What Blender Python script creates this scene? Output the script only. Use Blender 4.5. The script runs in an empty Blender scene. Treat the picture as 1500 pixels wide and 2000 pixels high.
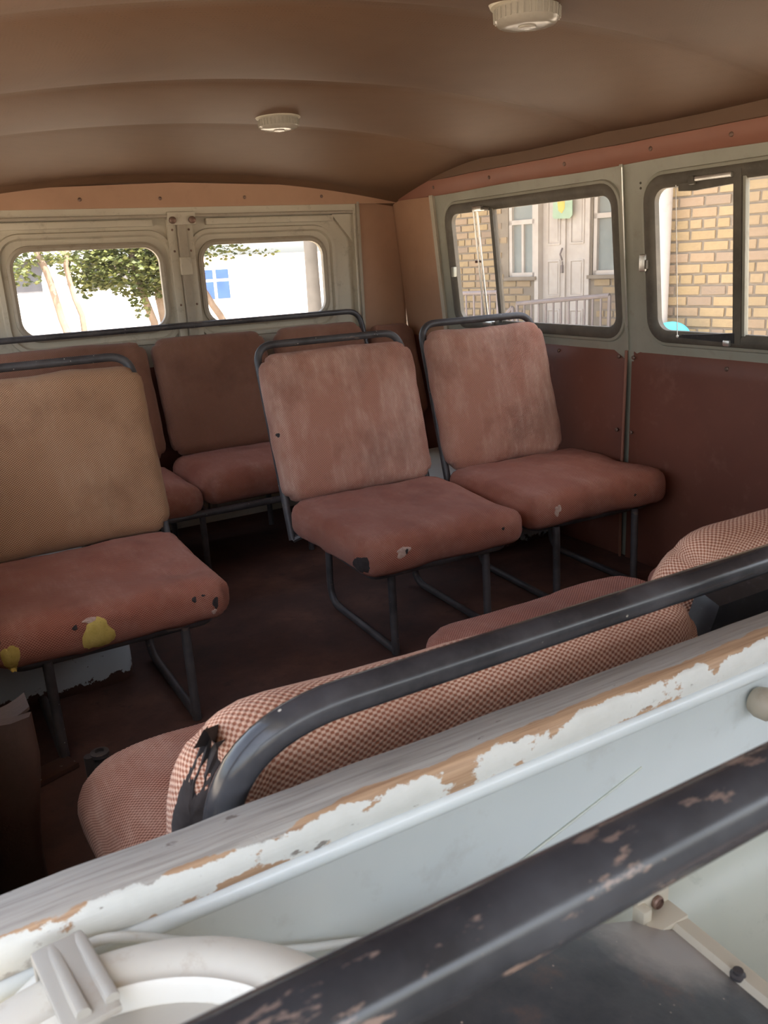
import bpy, bmesh, math, random
from mathutils import Vector, Matrix, noise
from mathutils.bvhtree import BVHTree

random.seed(7)
S = bpy.context.scene
COL = S.collection
PI = math.pi

# ------------------------------------------------------------------ camera
cam_d = bpy.data.cameras.new('camera')
cam = bpy.data.objects.new('camera', cam_d)
COL.objects.link(cam)
cam_d.sensor_fit = 'HORIZONTAL'
cam_d.sensor_width = 36.0
cam_d.lens = 1636.56 / 1500 * 36.0
cam_d.clip_start = 0.02
cam_d.clip_end = 300
R3 = Matrix(((0.8655689, 0.18730343, -0.46444366),
             (-0.49813022, 0.22656231, -0.83698017),
             (-0.05154383, 0.95581742, 0.28940679)))
cam.matrix_world = Matrix.Translation((0, 0, 0.92)) @ R3.to_4x4()
S.camera = cam
cam_d.dof.use_dof = True
cam_d.dof.focus_distance = 1.9
cam_d.dof.aperture_fstop = 32.0

# ------------------------------------------------------------------ world, sun, exposure
W = bpy.data.worlds.new('sky')
S.world = W
W.use_nodes = True
wn = W.node_tree.nodes
wl = W.node_tree.links
sky = wn.new('ShaderNodeTexSky')
sky.sky_type = 'NISHITA'
sky.sun_disc = False
sky.sun_elevation = math.radians(64)
sky.sun_rotation = math.radians(167)
sky.dust_density = 3.0
sky.air_density = 1.0
hs_ = wn.new('ShaderNodeHueSaturation')
hs_.inputs['Saturation'].default_value = 0.55      # hazy, dusty sky
wl.new(sky.outputs[0], hs_.inputs['Color'])
wl.new(hs_.outputs[0], wn['Background'].inputs[0])
wn['Background'].inputs[1].default_value = 0.30

sun_d = bpy.data.lights.new('sun', 'SUN')
sun_d.energy = 7.0
sun_d.angle = math.radians(0.6)
sun_d.color = (1.0, 0.93, 0.82)
sun = bpy.data.objects.new('sun', sun_d)
COL.objects.link(sun)
sun.rotation_euler = Vector((0.10, -0.42, 0.90)).to_track_quat('Z', 'Y').to_euler()
sun.location = (3, -8, 20)

S.view_settings.view_transform = 'Standard'
S.view_settings.look = 'None'
S.view_settings.gamma = 1
S.view_settings.use_curve_mapping = False
S.view_settings.exposure = 1.50
S.cycles.max_bounces = 10
S.cycles.diffuse_bounces = 6
S.cycles.transparent_max_bounces = 16

# ------------------------------------------------------------------ node helpers
def new_mat(name):
    m = bpy.data.materials.new(name)
    m.use_nodes = True
    return m, m.node_tree.nodes, m.node_tree.links, m.node_tree.nodes['Principled BSDF']

def N(nodes, typ, **kw):
    n = nodes.new(typ)
    for k, v in kw.items():
        setattr(n, k, v)
    return n

def sock(n, i, v):
    n.inputs[i].default_value = v

def noise_tex(nodes, links, coord, scale, detail=4, rough=0.6):
    n = N(nodes, 'ShaderNodeTexNoise')
    sock(n, 'Scale', scale); sock(n, 'Detail', detail); sock(n, 'Roughness', rough)
    links.new(coord, n.inputs['Vector'])
    return n.outputs['Fac']

def ramp(nodes, links, fac, stops, interp='LINEAR'):
    r = N(nodes, 'ShaderNodeValToRGB')
    r.color_ramp.interpolation = interp
    e = r.color_ramp.elements
    while len(e) < len(stops):
        e.new(0.5)
    for i, (p, c) in enumerate(stops):
        e[i].position = p
        e[i].color = (*c, 1) if len(c) == 3 else c
    links.new(fac, r.inputs[0])
    return r.outputs[0]

def g(v):
    return (v, v, v)

def mix(nodes, links, fac, a, b, mode='MIX'):
    m = N(nodes, 'ShaderNodeMix', data_type='RGBA', blend_type=mode)
    for idx, x in ((0, fac), (6, a), (7, b)):
        if hasattr(x, 'links'):
            links.new(x, m.inputs[idx])
        elif idx == 0:
            m.inputs[0].default_value = x
        else:
            m.inputs[idx].default_value = (*x, 1)
    return m.outputs[2]

def math_n(nodes, links, op, a, b=None, c=None):
    m = N(nodes, 'ShaderNodeMath', operation=op)
    for i, x in enumerate((a, b, c)):
        if x is None:
            continue
        if hasattr(x, 'links'):
            links.new(x, m.inputs[i])
        else:
            m.inputs[i].default_value = x
    return m.outputs[0]

def bump(nodes, links, height, bsdf, strength=0.3, dist=0.002):
    b = N(nodes, 'ShaderNodeBump')
    sock(b, 'Strength', strength); sock(b, 'Distance', dist)
    links.new(height, b.inputs['Height'])
    links.new(b.outputs[0], bsdf.inputs['Normal'])

def coords(nodes, what='Object'):
    return N(nodes, 'ShaderNodeTexCoord').outputs[what]

def mapped(nodes, links, co, scale=(1, 1, 1), loc=(0, 0, 0), rot=(0, 0, 0)):
    m = N(nodes, 'ShaderNodeMapping')
    sock(m, 'Scale', scale); sock(m, 'Location', loc); sock(m, 'Rotation', rot)
    links.new(co, m.inputs['Vector'])
    return m.outputs[0]

def paint(name, col, col2=None, rough=0.45, scale=9, dirt=None, dirt_amt=0.35, bumpy=0.0, spec=0.5, metallic=0.0):
    """painted / plain surface with two-tone mottling and dirt specks"""
    m, nd, lk, b = new_mat(name)
    co = coords(nd)
    f = noise_tex(nd, lk, co, scale)
    c = ramp(nd, lk, f, [(0.3, col), (0.7, col2 or col)])
    if dirt:
        f2 = noise_tex(nd, lk, co, scale * 4.5, 6, 0.7)
        k = ramp(nd, lk, f2, [(0.56, g(0)), (0.70, g(dirt_amt))])
        c = mix(nd, lk, k, c, dirt)
    lk.new(c, b.inputs['Base Color'])
    sock(b, 'Roughness', rough); sock(b, 'Specular IOR Level', spec); sock(b, 'Metallic', metallic)
    if bumpy:
        bump(nd, lk, noise_tex(nd, lk, co, scale * 20, 3), b, bumpy, 0.002)
    return m

def fabric(name, dark, light, pitch=0.0060, dust=(0.62, 0.47, 0.38), dust_amt=0.55, seed=0.0, rough=0.95):
    """woven upholstery: a lattice of light knots on a darker ground, dusty and rubbed"""
    m, nd, lk, b = new_mat(name)
    uv = coords(nd, 'UV')
    ob = mapped(nd, lk, coords(nd), loc=(seed, seed * 1.7, 0))
    # a little wobble in the weave
    sep = N(nd, 'ShaderNodeSeparateXYZ')
    lk.new(uv, sep.inputs[0])
    k = 2 * PI / pitch
    sa = math_n(nd, lk, 'SINE', math_n(nd, lk, 'MULTIPLY', sep.outputs[0], k))
    sd = math_n(nd, lk, 'SINE', math_n(nd, lk, 'MULTIPLY', sep.outputs[1], k * 1.12))
    p = math_n(nd, lk, 'MULTIPLY', sa, sd)
    p = math_n(nd, lk, 'MULTIPLY_ADD', p, 0.5, 0.5)
    c = ramp(nd, lk, p, [(0.28, dark), (0.72, light)])
    big = noise_tex(nd, lk, mapped(nd, lk, ob, scale=(1.0, 0.45, 1.0)), 9.0, 5, 0.65)
    kf = ramp(nd, lk, big, [(0.42, g(0)), (0.66, g(dust_amt))])
    fine = noise_tex(nd, lk, mapped(nd, lk, ob, scale=(1, 0.16, 1)), 70.0, 5, 0.75)
    kf2 = ramp(nd, lk, fine, [(0.47, g(0.0)), (0.68, g(1.0))])
    k2 = mix(nd, lk, 0.55, kf, mix(nd, lk, 1.0, kf, kf2, 'MULTIPLY'))
    # dust catches on the raised knots
    k2 = mix(nd, lk, 1.0, k2, ramp(nd, lk, p, [(0.15, g(0.42)), (0.7, g(1.0))]), 'MULTIPLY')
    c = mix(nd, lk, k2, c, dust)
    grime = noise_tex(nd, lk, ob, 5.0, 4, 0.6)
    c = mix(nd, lk, ramp(nd, lk, grime, [(0.50, g(0)), (0.72, g(0.45))]), c, (dark[0] * .55, dark[1] * .5, dark[2] * .5))
    lk.new(c, b.inputs['Base Color'])
    sock(b, 'Roughness', rough); sock(b, 'Specular IOR Level', 0.15)
    sock(b, 'Sheen Weight', 0.08); sock(b, 'Sheen Roughness', 0.6)
    bump(nd, lk, p, b, 0.55, 0.0014)
    return m

M = {}
M['fabric_a'] = fabric('seat_fabric_rust', (0.22, 0.070, 0.042), (0.60, 0.315, 0.225), dust=(0.76, 0.53, 0.42), dust_amt=0.85)
M['fabric_b'] = fabric('seat_fabric_pink', (0.22, 0.062, 0.038), (0.46, 0.190, 0.125), dust=(0.58, 0.33, 0.25), dust_amt=0.7, seed=3.1)
M['fabric_c'] = fabric('seat_fabric_ochre', (0.18, 0.075, 0.036), (0.52, 0.310, 0.175), dust=(0.56, 0.37, 0.23), dust_amt=0.4, seed=5.3)
M['fabric_d'] = fabric('seat_fabric_checked', (0.33, 0.115, 0.065), (0.74, 0.48, 0.345), pitch=0.0064, dust=(0.72, 0.48, 0.36), dust_amt=0.25, seed=8.3)
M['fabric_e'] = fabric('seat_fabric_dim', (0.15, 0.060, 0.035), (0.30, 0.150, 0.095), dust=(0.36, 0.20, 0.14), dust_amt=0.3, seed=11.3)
M['vinyl'] = paint('red_brown_vinyl', (0.160, 0.057, 0.036), (0.205, 0.075, 0.047), 0.5, 3.0, (0.33, 0.17, 0.12), 0.25, 0.12)
M['vinyl_pink'] = paint('salmon_vinyl', (0.26, 0.108, 0.068), (0.31, 0.135, 0.086), 0.55, 4.0, (0.30, 0.13, 0.08), 0.3, 0.1)
M['vinyl_tan'] = paint('tan_vinyl', (0.40, 0.225, 0.135), (0.46, 0.27, 0.165), 0.6, 4.0, (0.30, 0.15, 0.10), 0.2, 0.1)
M['metal_grey'] = paint('grey_green_paint', (0.29, 0.285, 0.222), (0.35, 0.345, 0.275), 0.38, 6.0, (0.23, 0.20, 0.14), 0.35)
M['metal_beige'] = paint('beige_door_paint', (0.47, 0.42, 0.32), (0.54, 0.49, 0.38), 0.5, 5.0, (0.27, 0.22, 0.16), 0.5)
M['metal_taupe'] = paint('taupe_door_paint', (0.33, 0.28, 0.21), (0.40, 0.35, 0.27), 0.55, 8.0, (0.2, 0.16, 0.11), 0.4)
M['metal_blue'] = paint('pale_blue_paint', (0.62, 0.66, 0.65), (0.70, 0.735, 0.72), 0.2, 4.0, (0.42, 0.40, 0.36), 0.30)
M['cream'] = paint('cream_paint', (0.62, 0.585, 0.50), (0.71, 0.68, 0.60), 0.42, 12.0, (0.42, 0.32, 0.23), 0.4)
M['taupe_cream'] = paint('dusty_cream_paint', (0.38, 0.35, 0.30), (0.46, 0.43, 0.375), 0.5, 10.0, (0.38, 0.28, 0.20), 0.4)
M['white'] = paint('white_paint', (0.66, 0.63, 0.56), (0.72, 0.69, 0.63), 0.4, 10.0, (0.55, 0.45, 0.35), 0.3)
M['greenish'] = paint('greenish_grey_paint', (0.40, 0.43, 0.36), (0.48, 0.50, 0.42), 0.35, 7.0, (0.22, 0.23, 0.19), 0.35)
M['rubber'] = paint('dark_rubber', (0.080, 0.070, 0.053), (0.135, 0.118, 0.090), 0.6, 14.0, (0.2, 0.17, 0.12), 0.3)
M['black'] = paint('black_plastic', (0.018, 0.018, 0.020), (0.035, 0.034, 0.034), 0.5, 20.0, (0.12, 0.12, 0.13), 0.35)
M['chrome'] = paint('worn_chrome', (0.62, 0.60, 0.55), (0.72, 0.70, 0.66), 0.28, 20, (0.3, 0.25, 0.18), 0.4, 0, 0.5, 0.9)
M['screw'] = paint('screw_head', (0.16, 0.10, 0.075), (0.24, 0.15, 0.11), 0.45, 60, None, 0, 0, 0.5, 0.5)
M['foam'] = paint('yellow_foam', (0.52, 0.37, 0.085), (0.66, 0.50, 0.15), 0.95, 60, (0.30, 0.20, 0.06), 0.6, 0.6, 0.1)
M['lining'] = paint('grey_lining', (0.025, 0.018, 0.016), (0.05, 0.038, 0.035), 0.9, 60, None)
M['stuffing'] = paint('white_stuffing', (0.42, 0.27, 0.21), (0.60, 0.44, 0.36), 0.95, 90, None)
M['lens'] = paint('frosted_lamp_lens', (0.32, 0.29, 0.24), (0.38, 0.345, 0.285), 0.18, 30, (0.45, 0.40, 0.32), 0.3)
M['cable'] = paint('white_cable_sheath', (0.62, 0.63, 0.60), (0.70, 0.71, 0.68), 0.4, 15, (0.45, 0.38, 0.28), 0.4)
M['pale_line'] = paint('off_white_line', (0.70, 0.66, 0.58), (0.78, 0.75, 0.68), 0.9, 60, None)
M['skin_vinyl'] = paint('brown_leatherette', (0.055, 0.034, 0.026), (0.085, 0.054, 0.042), 0.55, 10, (0.10, 0.06, 0.05), 0.4, 0.2)

def tube_mat(name, base, chip, shine=0.28, chip_scale=38, chip_at=0.64):
    m, nd, lk, b = new_mat(name)
    co = coords(nd)
    f = noise_tex(nd, lk, co, 14, 5)
    c = ramp(nd, lk, f, [(0.35, base), (0.72, tuple(x * 2.2 + 0.012 for x in base))])
    st = noise_tex(nd, lk, mapped(nd, lk, co, scale=(0.35, 1, 1)), chip_scale, 5, 0.62)
    c = mix(nd, lk, ramp(nd, lk, st, [(chip_at, g(0)), (chip_at + .05, g(1))]), c, chip)
    v = N(nd, 'ShaderNodeTexVoronoi')
    sock(v, 'Scale', 95.0)
    lk.new(co, v.inputs['Vector'])
    sp = ramp(nd, lk, v.outputs['Distance'], [(0.10, g(1)), (0.15, g(0))])
    gate = ramp(nd, lk, noise_tex(nd, lk, co, 30, 2), [(0.60, g(0)), (0.64, g(1))])
    c = mix(nd, lk, mix(nd, lk, 1.0, sp, gate, 'MULTIPLY'), c, (0.62, 0.58, 0.50))
    lk.new(c, b.inputs['Base Color'])
    r = ramp(nd, lk, f, [(0.3, g(shine)), (0.75, g(shine + 0.14))])
    lk.new(r, b.inputs['Roughness'])
    bump(nd, lk, st, b, 0.12, 0.0006)
    return m
M['tube'] = tube_mat('black_enamelled_tube', (0.030, 0.030, 0.034), (0.14, 0.085, 0.07), 0.15, 34, 0.66)
M['tube_worn'] = tube_mat('chipped_black_tube', (0.026, 0.028, 0.033), (0.20, 0.15, 0.13), 0.13, 120, 0.600)
M['tube_dull'] = tube_mat('dull_grey_tube', (0.040, 0.036, 0.036), (0.16, 0.12, 0.10), 0.38, 40, 0.64)

def glass(name, haze=0.04, tint=(1, 1, 1)):
    m, nd, lk, b = new_mat(name)
    nd.remove(b)
    out = nd['Material Output']
    tr = N(nd, 'ShaderNodeBsdfTransparent'); sock(tr, 0, (*tint, 1))
    gl = N(nd, 'ShaderNodeBsdfGlossy'); sock(gl, 'Roughness', 0.03)
    df = N(nd, 'ShaderNodeBsdfDiffuse'); sock(df, 0, (0.72, 0.68, 0.62, 1))
    lw = N(nd, 'ShaderNodeLayerWeight'); sock(lw, 0, 0.12)
    fr = math_n(nd, lk, 'MULTIPLY', lw.outputs['Fresnel'], 0.5)
    m1 = N(nd, 'ShaderNodeMixShader'); m2 = N(nd, 'ShaderNodeMixShader')
    lk.new(fr, m1.inputs[0]); lk.new(tr.outputs[0], m1.inputs[1]); lk.new(gl.outputs[0], m1.inputs[2])
    co = coords(nd)
    hz = ramp(nd, lk, noise_tex(nd, lk, co, 7, 4), [(0.3, g(haze * 0.6)), (0.7, g(haze * 1.5))])
    lk.new(hz, m2.inputs[0]); lk.new(m1.outputs[0], m2.inputs[1]); lk.new(df.outputs[0], m2.inputs[2])
    lk.new(m2.outputs[0], out.inputs['Surface'])
    return m
M['glass'] = glass('window_glass', 0.02)
M['glass_dusty'] = glass('dusty_window_glass', 0.13)

# ------------------------------------------------------------------ mesh helpers
class MB:
    def __init__(s):
        s.v = []; s.f = []
    def add(s, vs, fs):
        o = len(s.v)
        s.v += [tuple(p) for p in vs]
        s.f += [tuple(i + o for i in f) for f in fs]
        return s
    def box(s, c, d, rot=None, bev=0.0):
        x, y, z = d[0] / 2, d[1] / 2, d[2] / 2
        if bev <= 0:
            vs = [Vector((i * x, j * y, k * z)) for i in (-1, 1) for j in (-1, 1) for k in (-1, 1)]
            fs = [(0, 1, 3, 2), (4, 6, 7, 5), (0, 4, 5, 1), (2, 3, 7, 6), (0, 2, 6, 4), (1, 5, 7, 3)]
        else:
            bm = bmesh.new()
            bmesh.ops.create_cube(bm, size=1)
            for v in bm.verts:
                v.co = Vector((v.co.x * d[0], v.co.y * d[1], v.co.z * d[2]))
            bmesh.ops.bevel(bm, geom=bm.edges[:], offset=bev, segments=2, affect='EDGES', profile=0.6)
            bm.verts.index_update()
            vs = [v.co.copy() for v in bm.verts]
            fs = [[v.index for v in f.verts] for f in bm.faces]
            bm.free()
        if rot is not None:
            vs = [rot @ v for v in vs]
        return s.add([v + Vector(c) for v in vs], fs)
    def tube(s, pts, r, seg=12, caps=True):
        pts = [Vector(p) for p in pts]
        n = len(pts)
        rs = r if isinstance(r, (list, tuple)) else [r] * n
        t0 = (pts[1] - pts[0]).normalized()
        up = Vector((0, 0, 1)) if abs(t0.z) < 0.9 else Vector((0, 1, 0))
        nx = t0.cross(up).normalized()
        vs = []
        pt = t0
        for i, p in enumerate(pts):
            if i == 0: t = t0
            elif i == n - 1: t = (pts[-1] - pts[-2]).normalized()
            else: t = ((pts[i + 1] - p).normalized() + (p - pts[i - 1]).normalized()).normalized()
            q = pt.rotation_difference(t)
            nx = (q @ nx); nx = (nx - t * nx.dot(t)).normalized()
            ny = t.cross(nx)
            pt = t
            for k in range(seg):
                a = 2 * PI * k / seg
                vs.append(p + (nx * math.cos(a) + ny * math.sin(a)) * rs[i])
        fs = []
        for i in range(n - 1):
            for k in range(seg):
                a, b2 = i * seg + k, i * seg + (k + 1) % seg
                fs.append((a, b2, b2 + seg, a + seg))
        if caps:
            fs.append(tuple(range(seg))[::-1])
            fs.append(tuple((n - 1) * seg + k for k in range(seg)))
        return s.add(vs, fs)
    def lathe(s, prof, c=(0, 0, 0), seg=24, rot=None, cap0=True, cap1=True):
        vs = []
        for (r, z) in prof:
            for k in range(seg):
                a = 2 * PI * k / seg
                v = Vector((r * math.cos(a), r * math.sin(a), z))
                if rot is not None: v = rot @ v
                vs.append(v + Vector(c))
        fs = []
        n = len(prof)
        for i in range(n - 1):
            for k in range(seg):
                a, b2 = i * seg + k, i * seg + (k + 1) % seg
                fs.append((a, b2, b2 + seg, a + seg))
        if cap0: fs.append(tuple(range(seg))[::-1])
        if cap1: fs.append(tuple((n - 1) * seg + k for k in range(seg)))
        return s.add(vs, fs)
    def prism(s, poly, fn, d0, d1):
        n = len(poly)
        vs = [fn(u, v, d0) for u, v in poly] + [fn(u, v, d1) for u, v in poly]
        fs = [tuple(range(n)), tuple(range(2 * n - 1, n - 1, -1))]
        fs += [(i, i + n, (i + 1) % n + n, (i + 1) % n) for i in range(n)]
        return s.add(vs, fs)
    def mesh(s, name):
        me = bpy.data.meshes.new(name)
        me.from_pydata(s.v, [], s.f)
        me.validate(); me.update()
        bm = bmesh.new(); bm.from_mesh(me)
        bmesh.ops.recalc_face_normals(bm, faces=bm.faces[:])
        bm.to_mesh(me); bm.free()
        return me

def smooth(me, ang=40):
    for p in me.polygons:
        p.use_smooth = True
    try:
        me.set_sharp_from_angle(angle=math.radians(ang))
    except Exception:
        pass
    return me

def obj(name, mb, mat, parent=None, loc=(0, 0, 0), rot=None, sm=True, ang=40, label=None):
    me = mb.mesh(name) if isinstance(mb, MB) else mb
    if sm: smooth(me, ang)
    o = bpy.data.objects.new(name, me)
    COL.objects.link(o)
    if mat is not None and not me.materials:
        me.materials.append(M[mat] if isinstance(mat, str) else mat)
    o.location = loc
    if rot is not None: o.rotation_euler = rot
    if parent is not None: o.parent = parent
    if label: o['label'] = label
    return o

def tag(o, label, cat, group=None):
    o['label'] = label; o['category'] = cat
    if group: o['group'] = group
    return o

def struct(o, label=None):
    o['kind'] = 'structure'
    if label: o['label'] = label; 
    return o

def empty(name, loc, rz=0):
    o = bpy.data.objects.new(name, None)
    o.empty_display_size = 0.1
    COL.objects.link(o)
    o.location = loc; o.rotation_euler = (0, 0, rz)
    return o

def rrect(u0, u1, v0, v1, r, n=7):
    pts = []
    for (cu, cv, a0) in ((u1 - r, v1 - r, 0), (u0 + r, v1 - r, PI / 2), (u0 + r, v0 + r, PI), (u1 - r, v0 + r, 1.5 * PI)):
        for k in range(n + 1):
            a = a0 + PI / 2 * k / n
            pts.append((cu + r * math.cos(a), cv + r * math.sin(a)))
    return pts

def loops(mb, lps):
    """bridge a list of equally long closed loops of 3-D points"""
    n = len(lps[0])
    vs = [p for l in lps for p in l]
    fs = []
    for i in range(len(lps) - 1):
        for k in range(n):
            a, b = i * n + k, i * n + (k + 1) % n
            fs.append((a, b, b + n, a + n))
    return mb.add(vs, fs)

def holed(mb, u0, u1, v0, v1, h, r, fn, rings=(), sub=4):
    """rectangle with one rounded-rectangle hole; rings = (inset, depth) continuing into the hole"""
    inner = rrect(*h, r)
    outer = rrect(u0, u1, v0, v1, 1e-4)
    lps = []
    for i in range(sub + 1):
        t = i / sub
        lps.append([fn(a[0] * (1 - t) + b[0] * t, a[1] * (1 - t) + b[1] * t, 0) for a, b in zip(outer, inner)])
    for ins, d in rings:
        rr = max(r - ins, 0.004)
        lps.append([fn(p[0], p[1], d) for p in rrect(h[0] + ins, h[1] - ins, h[2] + ins, h[3] - ins, rr)])
    return loops(mb, lps)

def ring_strip(mb, h, r, prof, fn):
    lps = []
    for ins, d in prof:
        lps.append([fn(p[0], p[1], d) for p in rrect(h[0] + ins, h[1] - ins, h[2] + ins, h[3] - ins, max(r - ins, 0.004))])
    return loops(mb, lps)

def bend(pts, r, n=6):
    """polyline with rounded corners"""
    pts = [Vector(p) for p in pts]
    out = [pts[0]]
    for i in range(1, len(pts) - 1):
        p = pts[i]
        a = (pts[i - 1] - p); b = (pts[i + 1] - p)
        ra = min(r, a.length * .49, b.length * .49)
        a = p + a.normalized() * ra; b = p + b.normalized() * ra
        for k in range(n + 1):
            t = k / n
            out.append(a * (1 - t) ** 2 + p * 2 * t * (1 - t) + b * t * t)
    out.append(pts[-1])
    return out

def pillow(name, w, d, h, r, R, puff=0.02, lump=0.005, seed=0, nu=26, nv=24, nw=6, dent=None, puff_low=0.0):
    """stuffed cushion, top = +Z; UVs in metres"""
    bm = bmesh.new()
    uvl = bm.loops.layers.uv.new('UVMap')
    hx, hy, hz = w / 2, d / 2, h / 2
    r = min(r, hz)
    def grid(fn, na, nb, uvf):
        V = [[bm.verts.new(fn(i / na, j / nb)) for j in range(nb + 1)] for i in range(na + 1)]
        for i in range(na):
            for j in range(nb):
                f = bm.faces.new((V[i][j], V[i + 1][j], V[i + 1][j + 1], V[i][j + 1]))
                for l, (a, b) in zip(f.loops, ((i, j), (i + 1, j), (i + 1, j + 1), (i, j + 1))):
                    l[uvl].uv = uvf(a / na, b / nb)
    L = lambda t, q: -q + 2 * q * t
    grid(lambda a, b: (L(a, hx), L(b, hy), hz), nu, nv, lambda a, b: (a * w, b * d))
    grid(lambda a, b: (L(a, hx), L(1 - b, hy), -hz), nu, nv, lambda a, b: (a * w, b * d + d + 2 * h))
    grid(lambda a, b: (L(a, hx), -hy, L(b, hz)), nu, nw, lambda a, b: (a * w, b * h - h))
    grid(lambda a, b: (L(1 - a, hx), hy, L(b, hz)), nu, nw, lambda a, b: ((1 - a) * w, d + h - b * h))
    grid(lambda a, b: (hx, L(a, hy), L(b, hz)), nv, nw, lambda a, b: (w + h - b * h, a * d))
    grid(lambda a, b: (-hx, L(1 - a, hy), L(b, hz)), nv, nw, lambda a, b: (b * h - h, (1 - a) * d))
    bmesh.ops.remove_doubles(bm, verts=bm.verts[:], dist=1e-5)
    for v in bm.verts:
        p = v.co.copy()
        x0, y0, z0 = p.x / hx, p.y / hy, p.z / hz
        q = Vector((max(-hx + r, min(hx - r, p.x)), max(-hy + r, min(hy - r, p.y)), max(-hz + r, min(hz - r, p.z))))
        dv = p - q
        if dv.length > 1e-7:
            # keep proportion of depth for interior points
            m = max(abs(dv.x), abs(dv.y), abs(dv.z))
            p = q + dv.normalized() * m
        # rounded plan corners
        ex, ey = abs(p.x) - (hx - R), abs(p.y) - (hy - R)
        if ex > 0 and ey > 0:
            l2 = math.hypot(ex, ey); li = max(ex, ey)
            kx = li / l2
            p.x = math.copysign(hx - R + ex * kx, p.x); p.y = math.copysign(hy - R + ey * kx, p.y)
        bul = max(0.0, (1 - x0 ** 4)) * max(0.0, (1 - y0 ** 4))
        if z0 > 0: p.z += puff * bul * z0
        else: p.z -= puff_low * bul * -z0
        nn = noise.noise(Vector((p.x * 7 + seed, p.y * 7, p.z * 7 + seed * .37)))
        n2 = noise.noise(Vector((p.x * 21 + seed, p.y * 21, p.z * 21 - seed)))
        nrm = Vector((p.x / hx * .5, p.y / hy * .5, (z0 + 0.2))).normalized()
        p += nrm * (nn * lump * 1.4 + n2 * lump * 0.5)
        if dent:
            for (dx, dy, dr, dd) in dent:
                q2 = ((p.x - dx) ** 2 + (p.y - dy) ** 2) / (dr * dr)
                if z0 > 0: p.z -= dd * math.exp(-q2)
        v.co = p
    bmesh.ops.recalc_face_normals(bm, faces=bm.faces[:])
    me = bpy.data.meshes.new(name)
    bm.to_mesh(me); bm.free()
    for pl in me.polygons: pl.use_smooth = True
    return me

def patch_on(me, centre, direction, ax, ay, outline, off=0.002, rings=4, seed=0, bulge=0.0):
    """irregular patch lying on the surface of a mesh, found by rays (all local to that mesh)"""
    bvh = BVHTree.FromPolygons([v.co for v in me.vertices], [p.vertices[:] for p in me.polygons])
    direction = Vector(direction).normalized()
    c = Vector(centre); ax = Vector(ax); ay = Vector(ay)
    mb = MB()
    vs = []
    def hit(u, v, o):
        p = c + ax * u + ay * v
        h = bvh.ray_cast(p - direction * 0.3, direction)
        if h[0] is None: return p
        return h[0] - direction * o
    n = len(outline)
    vs.append(hit(0, 0, off + bulge))
    for i in range(1, rings + 1):
        t = i / rings
        for (u, v) in outline:
            vs.append(hit(u * t, v * t, (off + bulge * (1 - t * t) + .0012 * noise.noise(Vector((u * 90 + seed, v * 90, t * 5)))) if i < rings else -0.001))
    fs = [(0, 1 + k, 1 + (k + 1) % n) for k in range(n)]
    for i in range(rings - 1):
        for k in range(n):
            a, b = 1 + i * n + k, 1 + i * n + (k + 1) % n
            fs.append((a, a + n, b + n, b))
    return mb.add(vs, fs)

def ragged(rx, ry, n=18, seed=0, amp=0.25):
    """irregular torn outline: a few slow lobes plus small nicks"""
    rnd = random.Random(seed)
    n = max(n, 26)
    ph = [rnd.uniform(0, 6.28) for _ in range(4)]
    out = []
    for k in range(n):
        a = 2 * PI * k / n
        m = 1 + amp * (0.6 * math.sin(2 * a + ph[0]) + 0.5 * math.sin(3 * a + ph[1]) + 0.3 * math.sin(5 * a + ph[2])) + rnd.uniform(-.06, .06)
        out.append((m * rx * math.cos(a), m * ry * math.sin(a)))
    return out

# ================================================================== THE VAN BODY
X0, X1 = -0.04, 1.82
YB = 3.0
def wallx(z):
    return X1 if z < 0.63 else X1 - 0.10 * (z - 0.63)
def RW(u, v, d):            # right wall: u = y, v = z, d = towards the cabin
    return (wallx(v) - d, u, v)
def LW(u, v, d):
    return (X0 + d, u, v)
def BW(u, v, d):            # back wall
    return (u, YB - d, v)
BOWS = (0.70, 1.25, 1.80, 2.37)
def ceil_z(x, y):
    z = 1.302 - 0.135 * abs(x - 0.92) ** 2.25
    if y > 2.42: z -= 0.095 * ((y - 2.42) / 0.58) ** 1.6
    if y < 0: z -= 0.05 * (y / 0.9) ** 2
    # the headliner sags a little between its bows
    ph = (y - 0.70) / 0.555
    edge = max(0.0, 1 - (abs(x - 0.92) / 0.86) ** 4)
    z -= 0.036 * (abs(math.sin(PI * ph)) ** 0.65) * edge
    return z

# floor ------------------------------------------------------------
def floor_mat():
    m, nd, lk, b = new_mat('worn_red_brown_floor')
    co = coords(nd)
    f = noise_tex(nd, lk, co, 3.2, 6, 0.65)
    c = ramp(nd, lk, f, [(0.32, (0.036, 0.018, 0.014)), (0.52, (0.085, 0.038, 0.027)), (0.72, (0.17, 0.078, 0.050))])
    f2 = noise_tex(nd, lk, co, 22, 5, 0.7)
    c = mix(nd, lk, ramp(nd, lk, f2, [(0.57, g(0)), (0.66, g(0.6))]), c, (0.045, 0.025, 0.02))
    lk.new(c, b.inputs['Base Color'])
    sock(b, 'Roughness', 0.75)
    bump(nd, lk, f2, b, 0.3, 0.004)
    return m
M['floor'] = floor_mat()
mb = MB(); mb.box(((X0 + X1) / 2, (YB - 0.8) / 2, -0.02), (X1 - X0 + .06, YB + 0.8, 0.04))
struct(obj('floor', mb, 'floor', sm=False))

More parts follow.
